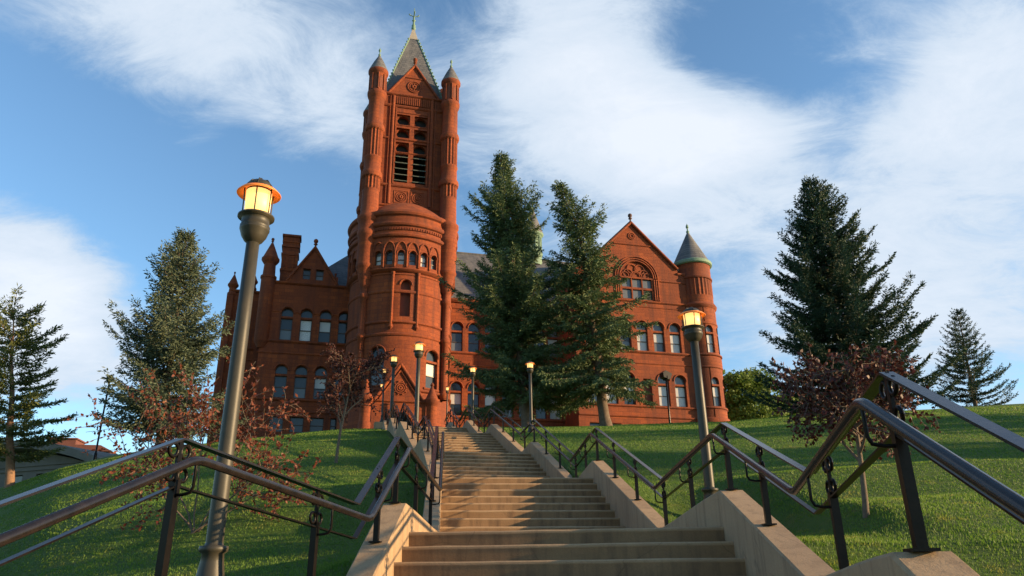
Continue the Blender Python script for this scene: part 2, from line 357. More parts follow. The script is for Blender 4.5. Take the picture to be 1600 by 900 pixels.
FL.append(dict(TL=Vector((-1.72, 4.10, 0)), TR=Vector((1.52, 3.05, 0)), BL=Vector((-2.35, 1.75, 0)), BR=Vector((1.28, 0.62, 0)), n=8, z0=-1.60, z1=-0.458))
def flight(tr, psi, n, z0, z1, tread=0.35, w=W_):
    TR = Vector((tr[0], tr[1], 0)); BR = TR - S2(psi) * tread * (n - 1)
    FL.append(dict(TL=TR - R2(psi) * w, TR=TR, BL=BR - R2(psi) * w, BR=BR, n=n, z0=z0, z1=z1))
flight((1.94, 7.20), 7, 6, -0.458, 0.40)
flight((1.52, 14.55), -7, 9, 0.40, 1.73)
flight((0.48, 21.03), -13, 10, 1.73, 3.19)
flight((-0.79, 25.54), -12, 10, 3.19, 4.58)
flight((-1.95, 30.5), -12, 8, 4.58, 5.70)
flight((-3.2, 36.0), -12, 7, 5.70, 6.70)
LEFT = []; RIGHT = []
for f in FL:
    LEFT += [f['BL'], f['TL']]; RIGHT += [f['BR'], f['TR']]
END_L = FL[-1]['TL'] + S2(-12) * 17; END_R = FL[-1]['TR'] + S2(-12) * 17
COR = [Vector((-2.9, -6, 0))] + LEFT + [END_L]; COR_R = [Vector((1.3, -6, 0))] + RIGHT + [END_R]
_ly = [p.y for p in COR]; _lx = [p.x for p in COR]; _ry = [p.y for p in COR_R]; _rx = [p.x for p in COR_R]
NOISE_A = np.random.RandomState(3).uniform(0, 6.28, (6, 2))
def ground_np(X, Y):
    z = np.interp(Y, ZS_Y, ZS_Z)
    q = X / np.maximum(Y, 4.0)
    z = z + np.clip(Y, 4.0, 60) * np.interp(q, HQ_X, HQ_Z)
    for i, (fx, fy, a) in enumerate(((.35, .21, .05), (.8, .6, .025), (1.7, 1.3, .012), (.13, .5, .04))):
        z = z + a * np.sin(X * fx + NOISE_A[i, 0]) * np.cos(Y * fy + NOISE_A[i, 1]) * np.clip((np.abs(X) + Y * .2) / 12, 0.2, 1)
    sm = lambda v: np.clip(v, 0, 1) ** 2 * (3 - 2 * np.clip(v, 0, 1))
    z = z - 0.32 * sm((-1.0 - X) / 1.5) * (1 - sm((Y - 8) / 6))
    z = z - 0.34 * sm((X - 2.0) / 1.0) * np.exp(-((Y - 13) / 3.2) ** 2) * (1 - sm((X - 3.9) / 1.0))
    z = z + 0.2 * sm((X - 3.6) / 1.2) * np.exp(-((Y - 10.3) / 3) ** 2)
    z = z - 0.085 * np.clip(X - 2.6, 0, 6) * (1 - sm((Y - 6.5) / 4))
    return z
def ground(x, y): return float(ground_np(np.array([float(x)]), np.array([float(y)]))[0])
def corridor(X, Y, m=0.12):
    return (X > np.interp(Y, _ly, _lx) - m) & (X < np.interp(Y, _ry, _rx) + m) & (Y < 38)
def axis(segs):
    out = []
    for a, b, st in segs: out += list(np.arange(a, b, st))
    return np.array(out + [segs[-1][1]])
gx = axis([(-1500, -200, 100), (-200, -60, 10), (-60, -14, 1.0), (-14, -8, .35), (-8, 4, .12), (4, 14, .35), (14, 60, 1.0), (60, 200, 10), (200, 1500, 100)])
gy = axis([(-400, -20, 40), (-20, 0, 2), (0, 40, .22), (40, 80, 1.0), (80, 300, 12), (300, 1500, 100), (1500, 4000, 500)])
GX, GY = np.meshgrid(gx, gy); GZ = ground_np(GX, GY)
GZ = np.where(corridor(GX, GY), GZ - 0.7, GZ)
nx, ny = len(gx), len(gy)
V = np.stack([GX.ravel(), GY.ravel(), GZ.ravel()], 1)
idx = np.arange(nx * ny).reshape(ny, nx)
Fq = np.stack([idx[:-1, :-1].ravel(), idx[:-1, 1:].ravel(), idx[1:, 1:].ravel(), idx[1:, :-1].ravel()], 1)
me = bpy.data.meshes.new('lawn'); me.from_pydata(V.tolist(), [], Fq.tolist()); me.update(); me.materials.append(GROUNDM)
me.polygons.foreach_set('use_smooth', [True] * len(me.polygons))
lawn = bpy.data.objects.new('lawn', me); col.objects.link(lawn); tag(lawn, 'sloping mown green lawn rising to the college building', None, None, 'structure')

# grass blades
def grass():
    r = np.random.RandomState(11)
    P = []
    n = 480000
    # more blades near the camera
    y = 4.5 + 32 * r.rand(n) ** 2.3
    x = (r.rand(n) * 2 - 1) * (y * 0.80 + 2.5)
    ok = ~corridor(x, y, 0.42)
    x, y = x[ok], y[ok]
    z = ground_np(x, y); n = len(x)
    patch = 0.6 + 0.4 * np.sin(x * 1.9 + 1.3 * np.sin(y * 1.1)) * np.sin(y * 1.7 + np.sin(x * .9))
    h = (0.012 + 0.018 * r.rand(n)) * (0.75 + 0.5 * patch) * (0.8 + 0.022 * y)
    w = (0.0035 + 0.004 * r.rand(n)) * (0.6 + 0.13 * y)
    a = r.rand(n) * 6.283; lean = 0.55 * r.rand(n)
    b = r.rand(n) * 6.283
    c = np.stack([x, y, z - 0.012], 1)
    d = np.stack([np.cos(a) * w, np.sin(a) * w, 0 * w], 1)
    t = np.stack([np.cos(b) * h * lean, np.sin(b) * h * lean, h + .012], 1)
    V = np.stack([c - d, c + d, c + t], 1).reshape(-1, 3)
    o = soup('grass', V, 3, BLADE); tag(o, 'short blades of lawn grass on the slope beside the steps', None, None, 'stuff')
grass()

# ------------------------------------------------------------------ stairs
mb = MB()
mb.face([(-6, -6, -1.6), (6, -6, -1.6), FL[0]['BR'] + Vector((3, .03, -1.6)), FL[0]['BL'] + Vector((-3, .03, -1.6))])
def P3(p, z): return Vector((p.x, p.y, z))
for i, f in enumerate(FL):
    n = f['n']; h = (f['z1'] - f['z0']) / n
    nose = []
    ext = (f['TR'] - f['TL']).normalized() * 0.19
    for k in range(n):
        t = k / (n - 1); nose.append((f['BL'].lerp(f['TL'], t) - ext, f['BR'].lerp(f['TR'], t) + ext))
    d = (f['TR'] + f['TL'] - f['BR'] - f['BL']).normalized()
    for k in range(n):
        l, r_ = nose[k]; z = f['z0'] + h * (k + 1)
        if k + 1 < n: l2, r2 = nose[k + 1][0] + d * .014, nose[k + 1][1] + d * .014
        elif i + 1 < len(FL):
            e2 = (FL[i + 1]['BR'] - FL[i + 1]['BL']).normalized() * 0.06
            l2, r2 = FL[i + 1]['BL'] - e2 + d * .014, FL[i + 1]['BR'] + e2 + d * .014
        else: l2, r2 = l + d * 0.6, r_ + d * 0.6
        m = 40; rows = []
        zb = z - h
        # lip rounded, riser set back, slightly uneven edge
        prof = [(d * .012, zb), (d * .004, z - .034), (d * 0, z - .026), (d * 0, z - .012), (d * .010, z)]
        for q, zz in prof:
            row = []
            for j in range(m + 1):
                p = l.lerp(r_, j / m); wob = 0.004 * noise.noise(Vector((p.x * 3, p.y * 3 + k, zz * 3))) if zz > zb else 0
                row.append(P3(p + q, zz + wob))
            rows.append(row)
        rows.append([P3(l2.lerp(r2, j / m), z) for j in range(m + 1)])
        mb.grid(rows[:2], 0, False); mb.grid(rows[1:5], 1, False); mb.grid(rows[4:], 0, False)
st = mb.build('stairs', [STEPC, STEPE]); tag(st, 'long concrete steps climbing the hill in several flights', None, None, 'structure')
mb = MB()
Lp = [FL[-1]['TL'], END_L]; Rp = [FL[-1]['TR'], END_R]
rows = []
for j in range(13):
    t = j / 12; a = Lp[0].lerp(Lp[1], t) + Vector((0, .45, 0)); b = Rp[0].lerp(Rp[1], t) + Vector((0, .45, 0))
    z = 6.70 - 0.012 if j == 0 else max(ground(a.x, a.y), ground(b.x, b.y)) + 0.05
    rows.append([P3(a, z), P3(b, z)])
mb.grid(rows, 0, False); tag(mb.build('path', STEPC), None, None, None, 'structure')

# ------------------------------------------------------------------ cheek walls and handrails
WT = 0.24
REX = {1: {1: .06}, -1: {1: .22}}   # bends where the rail stands higher or lower over its wall
# measured bends of the lowest two flights: index -> inner face x, y, wall top
ADJ = {1: {1: (1.43, 3.0, .065), 2: (1.80, 4.9, -.05)}, -1: {0: (-2.3, 1.5, -1.0), 1: (-1.72, 4.05, -.14), 2: (-1.10, 5.85, -.12), 3: (-1.04, 7.40, .66)}}
def side_keys(side):
    """key points (plan, wall top) along the inner face: valley, apex, valley ..."""
    T, B = ('TL', 'BL') if side < 0 else ('TR', 'BR')
    ks = []
    f = FL[0]; d = (f[B] - f[T]).normalized()
    ks.append((f[B] + d * 0.3, f['z0'] + 0.30, 'V'))
    for i, f in enumerate(FL):
        d = (f[T] - f[B]).normalized()
        ks.append((f[T] + d * 0.05, f['z1'] + 0.33, 'A'))
        if i + 1 < len(FL):
            nb = FL[i + 1][B]; L = (nb - f[T]).length
            fr = max(0.35, 1 - 0.95 / L) if L > 1.6 else 0.45
            if i == 1: fr = 0.66
            ks.append((f[T].lerp(nb, fr), f['z1'] + 0.14, 'V'))
        else:
            ks.append((f[T] + d * 1.5, f['z1'] + 0.12, 'V'))
    adj = ADJ[side]
    for i, a in adj.items():
        p, z, k = ks[i]; ks[i] = (p if a[0] is None else Vector((a[0], a[1], 0)), a[2], k)
    return ks
def outward(ks, i, side):
    a = ks[max(i - 1, 0)][0]; b = ks[min(i + 1, len(ks) - 1)][0]; d = (b - a).normalized()
    return Vector((d.y, -d.x, 0)) * (1 if side > 0 else -1)
def wall_profile(ks, side):
    pts = []
    for i in range(len(ks)):
        p, z, k = ks[i]; o = outward(ks, i, side)
        pts.append((p, z, o))
        if i + 1 < len(ks):
            p2, z2, k2 = ks[i + 1]; o2 = outward(ks, i + 1, side)
            for j in range(1, 8):
                t = j / 8
                if k == 'A': zz = z + (z2 - z) * (0.55 * t + 0.45 * (t * t * (3 - 2 * t)))
                else: zz = z + (z2 - z) * t
                pts.append((p.lerp(p2, t), zz, o.lerp(o2, t).normalized()))
    return pts
RAILS = {}
for side, nm in ((-1, 'sunlit'), (1, 'shaded')):
    ks = side_keys(side); pts = wall_profile(ks, side)
    mb = MB(); rows = []
    c = 0.014
    for p, z, o in pts:
        zb = z - 1.5
        rows.append([P3(p, zb), P3(p, z - c), P3(p + o * c, z), P3(p + o * (WT - c), z), P3(p + o * WT, z - c), P3(p + o * WT, zb)])
    mb.grid(rows, 0, False, False, flip=(side < 0))
    mb.face(rows[0]); mb.face(rows[-1])
    w = weld(mb.build('cheek_wall', CONC), 20)
    tag(w, 'low concrete wall left of the steps, its inner face glowing in the sun' if side < 0 else 'low concrete wall right of the steps, its inner face in shade', 'stair wall', 'concrete walls flanking the steps')
    RAILS[side] = ks
RH = 0.64
def make_post(side, h, o, d):
    """post root at wall top; h = height of top bar above it"""
    mb = MB(); s = 0.022
    top = h - 0.24
    def ob(hw, hd, z0, z1):
        i = len(mb.v)
        q = [(-1, -1), (1, -1), (1, 1), (-1, 1)]
        for z in (z0, z1):
            for a, b in q: mb.v.append(tuple(o * (a * hw) + d * (b * hd) + Vector((0, 0, z))))
        for f in ((0, 3, 2, 1), (4, 5, 6, 7), (0, 1, 5, 4), (1, 2, 6, 5), (2, 3, 7, 6), (3, 0, 4, 7)):
            mb.f.append(tuple(i + k for k in f)); mb.m.append(0); mb.sm.append(False)
    ob(s, s, 0.0, top + .02); ob(0.008, 0.016, top, h)
    ob(0.05, 0.05, 0.0, 0.012)
    po = mb
    sc_ = MB()
    for sx in (-1, 1):
        for zz in (h - 0.065, h - 0.19):
            c0 = d * (sx * 0.048) + Vector((0, 0, zz))
            pth = [c0 + d * (math.cos(t) * .037 * (1 - .06 * k / 12)) + Vector((0, 0, math.sin(t) * .037 * (1 - .06 * k / 12))) for k, t in enumerate([math.pi * (1 if sx < 0 else 0) + 6.28 * j / 12 for j in range(13)])]
            sc_.tube(pth, 0.010, 6)
    br = MB()
    br.tube([Vector((0, 0, h - .30)), -o * 0.06 + Vector((0, 0, h - .30)), -o * 0.105 + Vector((0, 0, h - .29)), -o * .12 + Vector((0, 0, h - .26)), -o * .12 + Vector((0, 0, h - .125))], 0.009, 6)
    return po, sc_, br
for side in (-1, 1):
    ks = RAILS[side]
    root = empty('handrail', P3(ks[1][0], ks[1][1]))
    base = root.location.copy()
    tag(root, 'black steel handrail zigzagging up the left side of the steps' if side < 0 else 'black steel handrail zigzagging up the right side of the steps', 'handrail', 'handrails beside the steps')
    cen = []
    for i, (p, z, k) in enumerate(ks):
        o = outward(ks, i, side); cen.append((p + o * (WT / 2), z, k, o))
    # rail line: slightly rounded at every bend
    def line(off_o, off_z, rnd):
        raw = [P3(c, z + RH + off_z + REX[side].get(i, 0)) - o * off_o for i, (c, z, k, o) in enumerate(cen)]
        out = [raw[0]]
        for i in range(1, len(raw) - 1):
            a, b, c = raw[i - 1], raw[i], raw[i + 1]
            r1 = min(rnd, (a - b).length * .4); r2 = min(rnd, (c - b).length * .4)
            pa = b + (a - b).normalized() * r1; pc = b + (c - b).normalized() * r2
            for j in range(6):
                t = j / 5; out.append(pa * (1 - t) ** 2 + b * 2 * t * (1 - t) + pc * t * t)
        out.append(raw[-1])
        return [q - base for q in out]
    m1 = MB(); m1.bar(line(0, 0, .012), .058, .012); m1.build('top_bar', RAILM, root)
    m2 = MB(); m2.tube(line(.12, -.115, .075), .025, 12); weld(m2.build('hand_tube', RAILM, root))
    m3 = MB(); m3.bar(line(0, -.25, .012), .038, .010); m3.build('lower_bar', IRON, root)
    # posts
    spots = []
    for i in range(len(cen)):
        c, z, k, o = cen[i]
        if i != 2: spots.append((c, z, RH + REX[side].get(i, 0), o))
        if i + 1 < len(cen):
            c2, z2, k2, o2 = cen[i + 1]; L = (c2 - c).length
            prof = wall_profile(ks, side)
            fr = ((1 / 3, 2 / 3) if L > 2.9 else (.5,)) if k == 'V' else ((.72,) if i == 1 else (.5,) if L > 1.6 else ())
            for t in fr:
                cc = c.lerp(c2, t); e1, e2 = REX[side].get(i, 0), REX[side].get(i + 1, 0); zr = z + (z2 - z) * t
                zz = zr if k == 'V' else z + (z2 - z) * (0.55 * t + 0.45 * (t * t * (3 - 2 * t)))
                spots.append((cc, zz, RH + e1 + (e2 - e1) * t + zr - zz, o.lerp(o2, t).normalized()))
    for c, z, h, o in spots:
        d = Vector((-o.y, o.x, 0)); po, s_, br = make_post(side, h, o, d)
        pob = po.build('post', IRON, root); pob.location = P3(c, z) - base
        so = s_.build('scroll', IRON, pob); b_ = br.build('bracket', IRON, pob)

# ------------------------------------------------------------------ lamps
def lamp_meshes():
    H = 3.05
    base = MB(); base.lathe([(0.0, -.15), (.21, -.15), (.21, .03), (.195, .05), (.19, .10), (.165, .17), (.135, .27), (.112, .38), (.105, .44), (.135, .455), (.14, .475), (.135, .495), (.09, .50), (.084, .52)], n=24, flute=(.08, .40, .965))
    pole = MB(); pole.lathe([(.084, .50), (.082, 1.2), (.077, 2.2), (.072, H), (.0, H)], n=24)
    cup = MB(); cup.lathe([(.07, H - .01), (.105, H + .015), (.14, H + .06), (.158, H + .11), (.166, H + .12), (.166, H + .13), (.158, H + .135), (.166, H + .145), (.166, H + .155), (.156, H + .16), (.156, H + .235), (.205, H + .24), (.205, H + .255), (.15, H + .26), (0, H + .26)], n=28)
    glass = MB(); glass.lathe([(.0, H + .262), (.138, H + .262), (.146, H + .5), (0, H + .5)], n=28)
    hot = MB(); hot.lathe([(0, H + .3), (.06, H + .32), (.075, H + .38), (.06, H + .43), (0, H + .45)], n=14)
    brim = MB(); brim.lathe([(.145, H + .515), (.20, H + .50), (.245, H + .475), (.25, H + .48), (.21, H + .515), (.15, H + .53)], n=32)
    cap = MB(); cap.lathe([(.16, H + .528), (.165, H + .535), (.14, H + .575), (.10, H + .605), (.05, H + .62), (.018, H + .625), (.018, H + .65), (0, H + .655)], n=28)
    ribs = []
    for k in range(6):
        a = 6.283 * (k + .4) / 6; c, s = math.cos(a), math.sin(a)
        q = MB(); q.tube([(c * .165, s * .165, H + .25), (c * .168, s * .168, H + .40), (c * .172, s * .172, H + .505), (c * .165, s * .165, H + .54), (c * .10, s * .10, H + .612), (0, 0, H + .63)], .008, 6); ribs.append(q.mesh('rib', [LAMPM]))
    return [('base', base.mesh('base', [LAMPM])), ('pole', pole.mesh('pole', [LAMPM])), ('cup', cup.mesh('cup', [LAMPM])), ('lamp_glass', glass.mesh('lamp_glass', [LGLASS])), ('brim', brim.mesh('brim', [BRIM])), ('cap', cap.mesh('cap', [LAMPM]))] + [('rib', r_) for r_ in ribs]
LM = lamp_meshes(); LAMP_H = 3.7
def street_lamp(x, y, z, label, scale=1.0, slim=False, lit=True, fat=1.0):
    r_ = empty('street_lamp', (x, y, z), rng.uniform(0, .9)); r_.scale = (scale * (.72 if slim else fat), scale * (.72 if slim else fat), scale)
    tag(r_, label, 'street lamp', 'lamps beside the hillside steps')
    for nm, me in LM:
        o = bpy.data.objects.new(nm, me); col.objects.link(o); o.parent = r_
def lamp_at(px, ptop, Y, label, zbase=None, **k):
    """lamp whose top shows at (px, ptop) when it stands at depth Y"""
    P = at(px, ptop, Y)
    z = zbase if zbase is not None else ground(P.x, P.y) - .02
    s = (P.z - z) / LAMP_H
    street_lamp(P.x, P.y, z, label, s, **k)
    print('LAMP', label, 'scale', round(s, 2), 'base', tuple(round(q, 2) for q in (P.x, P.y, z)))
lamp_at(408, 279, 6.9, 'tall lit lamp nearest the camera, standing on the left lawn by the lowest handrail', fat=.78)
lamp_at(1079, 480, 13.2, 'lit lamp on the right lawn in front of the round corner turret')
lamp_at(828, 564, 28.0, 'lit lamp in front of the large dark spruce right of the upper steps')
lamp_at(739, 572, 42.0, 'small lit lamp right of the steps, before the hall windows left of the spruces')
lamp_at(655, 533, 24.9, 'lit lamp on the left stair wall, before the right side of the porch gable')
lamp_at(616, 554, 37.5, 'lit lamp on a concrete block, just left of the porch gable peak', zbase=6.95)
lamp_at(601, 574, 46.0, 'slender lit lamp on a concrete block, second from the left by the porch', slim=True, zbase=8.95)
lamp_at(597, 598, 55.0, 'short slender lit lamp furthest left by the porch, near its left pier', slim=True)
lamp_at(699, 603, 53.0, 'short slender lit lamp at the foot of the tower, right of the porch', slim=True)
def pedestal(x, y, w, d, z0, z1, label):
    mb = MB(); c = .03
    mb.box(-w / 2, w / 2, -d / 2, d / 2, 0, z1 - z0 - .12); mb.prism([(-w / 2 - .0, z1 - z0 - .12), (w / 2, z1 - z0 - .12), (w / 2 - .05, z1 - z0), (-w / 2 + .05, z1 - z0)], -d / 2 + .003, d / 2 - .003)
    o = mb.build('concrete_pedestal', CONC, None, (x, y, z0), R(10)); tag(o, label, 'pedestal', 'concrete blocks carrying lamps')
P = at(616, 554, 37.5); pedestal(P.x, P.y, 0.85, .85, ground(P.x, P.y) - 1.0, 6.95, 'grey concrete block under the lamp left of the porch gable')
P = at(601, 574, 46.0); pedestal(P.x, P.y, 0.95, .95, ground(P.x, P.y) - 1.0, 8.95, 'smaller grey concrete block under the slender lamp further up')
# ------------------------------------------------------------------ the college hall
HALL_O = (-9.64, 62.0, 11.84); HALL_A = R(15)
hall = empty('college_hall', HALL_O, HALL_A)
tag(hall, 'huge red sandstone college hall with a tall bell tower, round bay and gabled wing', 'building')

def op(c, w, z0, z1, arch='round'):
    return dict(c=c, w=w, z0=z0, z1=z1, arch=arch)
def op_lo(o, s):
    if o['arch'] == 'circle':
        return o['z0'] - math.sqrt(max(0, o['w'] ** 2 - (s - o['c']) ** 2)) * o['z1']
    return o['z0']
def op_up(o, s):
    x = min(1, abs(s - o['c']) / o['w'])
    if o['arch'] == 'circle': return o['z0'] + math.sqrt(max(0, 1 - x * x)) * o['w'] * o['z1']
    if o['arch'] == 'round': return o['z1'] + o['w'] * math.sqrt(max(0, 1 - x * x))
    if o['arch'] == 'point': return o['z1'] + o['w'] * 1.5 * (math.sqrt(max(0, 4 - (1 + x) ** 2)) / 1.732)
    return o['z1']
def strip_wall(mb, mapf, s0, s1, z0, ztop, ops, depth=0.35, m=0, ds=None, smooth=False):
    bps = {round(s0, 4), round(s1, 4)}
    if not isinstance(ztop, list): ztop = [(s0, ztop), (s1, ztop)]
    for s, z in ztop: bps.add(round(min(max(s, s0), s1), 4))
    for o in ops:
        k = 10 if o['arch'] != 'flat' else 1
        for j in range(k + 1): bps.add(round(o['c'] - o['w'] * math.cos(math.pi * j / k), 4))
    if ds:
        s = s0
        while s < s1: bps.add(round(s, 4)); s += ds
    b = sorted(bps); b = [b[0]] + [q for p, q in zip(b, b[1:]) if q - p > 5e-4]
    zt = lambda s: float(np.interp(s, [q[0] for q in ztop], [q[1] for q in ztop]))
    for p, q in zip(b, b[1:]):
        mid = (p + q) / 2
        act = sorted([o for o in ops if abs(mid - o['c']) < o['w']], key=lambda o: o['z0'])
        lp, lq = z0, z0
        for o in act:
            ap, aq = op_lo(o, p), op_lo(o, q)
            mb.face([mapf(p, 0, lp), mapf(q, 0, lq), mapf(q, 0, aq), mapf(p, 0, ap)], m, smooth)
            mb.face([mapf(p, 0, ap), mapf(q, 0, aq), mapf(q, depth, aq), mapf(p, depth, ap)], m)
            lp, lq = op_up(o, p), op_up(o, q)
            mb.face([mapf(p, depth, lp), mapf(q, depth, lq), mapf(q, 0, lq), mapf(p, 0, lp)], m)
        mb.face([mapf(p, 0, lp), mapf(q, 0, lq), mapf(q, 0, zt(q)), mapf(p, 0, zt(p))], m, smooth)
    for o in ops:
        if o['arch'] == 'circle': continue
        for sg in (-1, 1):
            s = o['c'] + sg * o['w']; zu = op_up(o, s)
            if zu - o['z0'] < .01: continue
            f = [mapf(s, 0, o['z0']), mapf(s, depth, o['z0']), mapf(s, depth, zu), mapf(s, 0, zu)]
            mb.face(f if sg < 0 else f[::-1], m)
def planar(ox, oy, dx, dy):
    """wall through (ox, oy) running along (dx, dy); depth goes to the left of that direction"""
    l = math.hypot(dx, dy); dx /= l; dy /= l
    return lambda s, d, z: (ox + dx * s - dy * d, oy + dy * s + dx * d, z)
def drum(cx, cy, r):
    return lambda s, d, z: (cx + (r - d) * math.sin(s / r), cy - (r - d) * math.cos(s / r), z)
WCACHE = {}
def window_mesh(w, h, arch, glass, transom=True):
    """w half width, h height of the spring line above the sill"""
    key = (round(w, 3), round(h, 3), arch, glass, transom)
    if key in WCACHE: return WCACHE[key]
    mb = MB(); top = {'round': w, 'point': w * 1.5, 'flat': 0}[arch]
    o = op(0, w, 0, h, arch); f = 0.06
    n = 12 if arch != 'flat' else 1
    xs = [-w * math.cos(math.pi * j / n) for j in range(n + 1)]
    tz = h - .46 if (transom and arch != 'flat') else h
    gl = {'g': 1, 'b': 2, 'm': 3, 'p': 4, 'h': 1, 'k': 3}[glass]
    mid = tz * 0.5
    # lower lights
    mb.face([(-w, .02, 0), (w, .02, 0), (w, .02, mid), (-w, .02, mid)], gl)
    mb.face([(-w, 0, mid), (w, 0, mid), (w, 0, tz), (-w, 0, tz)], {'b': 2, 'p': 4, 'h': 2, 'k': 2}.get(glass, 1))
    for a in (-1, 1): mb.box(min(a * w, a * (w - f)), max(a * w, a * (w - f)), -.05, .04, 0, tz)
    mb.box(-w + f, w - f, -.05, .04, 0, .09); mb.box(-w + f, w - f, -.04, .04, tz - .06, tz - .002); mb.box(-w + f, w - f, -.045, .045, mid - .035, mid + .035)
    if arch != 'flat':
        if transom:
            for a in (-1, 1): mb.box(min(a * w, a * (w - f)), max(a * w, a * (w - f)), -.05, .04, h - .28, h)
            mb.box(-w + f, w - f, -.05, .04, h - .278, h - .22)
        if transom: mb.box(-w + .002, w - .002, -.24, .06, tz + .001, h - .28, 5)
        z0 = h - .28 if transom else h
        for p, q in zip(xs, xs[1:]):
            mb.face([(p, .01, z0), (q, .01, z0), (q, .01, max(z0, op_up(o, q))), (p, .01, max(z0, op_up(o, p)))], 1 if glass not in 'bk' else 3)
        path = [(x, 0, op_up(o, x)) for x in xs]
        rows = []
        for x, _, z in path:
            k = 1 - f / w
            rows.append([(x, -.05, z), (x * k, -.05, h + (z - h) * k), (x * k, .05, h + (z - h) * k)])
        mb.grid(rows, 0, False)
    me = mb.mesh('window', [WFRAME, GLASS, BLIND, BLIND2, PAPER, STONE]); WCACHE[key] = me
    return me
def add_window(parent, mapf, o, depth, glass='g', transom=True):
    p = Vector(mapf(o['c'], depth - .06, o['z0'])); q = Vector(mapf(o['c'], depth + .1, o['z0']))
    nrm = (q - p).normalized()          # inward
    me = window_mesh(o['w'], o['z1'] - o['z0'], o['arch'], glass, transom)
    ob = bpy.data.objects.new('window', me); col.objects.link(ob); ob.parent = parent
    ob.location = p; ob.rotation_euler.z = math.atan2(nrm.y, nrm.x) - math.pi / 2
    return ob
def ring_y(mb, x, y, z, r, t, m=0, n=24):
    mb.tube([(x + r * math.cos(a), y, z + r * math.sin(a)) for a in [6.283 * j / n for j in range(n)]], t, 6, m, closed=True)
def course(mb, mapf, s0, s1, z, h=.22, out=.12, m=0, n=1):
    """moulded string course"""
    prof = [(0.02, z), (-out * .5, z + h * .1), (-out, z + h * .45), (-out, z + h * .8), (-out * .3, z + h), (0.02, z + h)]
    rows = []
    for j in range(n + 1):
        s = s0 + (s1 - s0) * j / n; rows.append([mapf(s, d, zz) for d, zz in prof])
    mb.grid(rows, m, False); mb.face(rows[0], m); mb.face(rows[-1][::-1], m)
def ball_finial(mb, x, y, z, s, m=0):
    mb.lathe([(0, z), (.16 * s, z), (.16 * s, z + .12 * s), (.09 * s, z + .2 * s), (.09 * s, z + .4 * s), (.2 * s, z + .46 * s), (.2 * s, z + .52 * s), (.1 * s, z + .58 * s), (.2 * s, z + .72 * s), (.235 * s, z + .85 * s), (.2 * s, z + .99 * s), (.1 * s, z + 1.08 * s), (0, z + 1.1 * s)], x, y, 12, m)

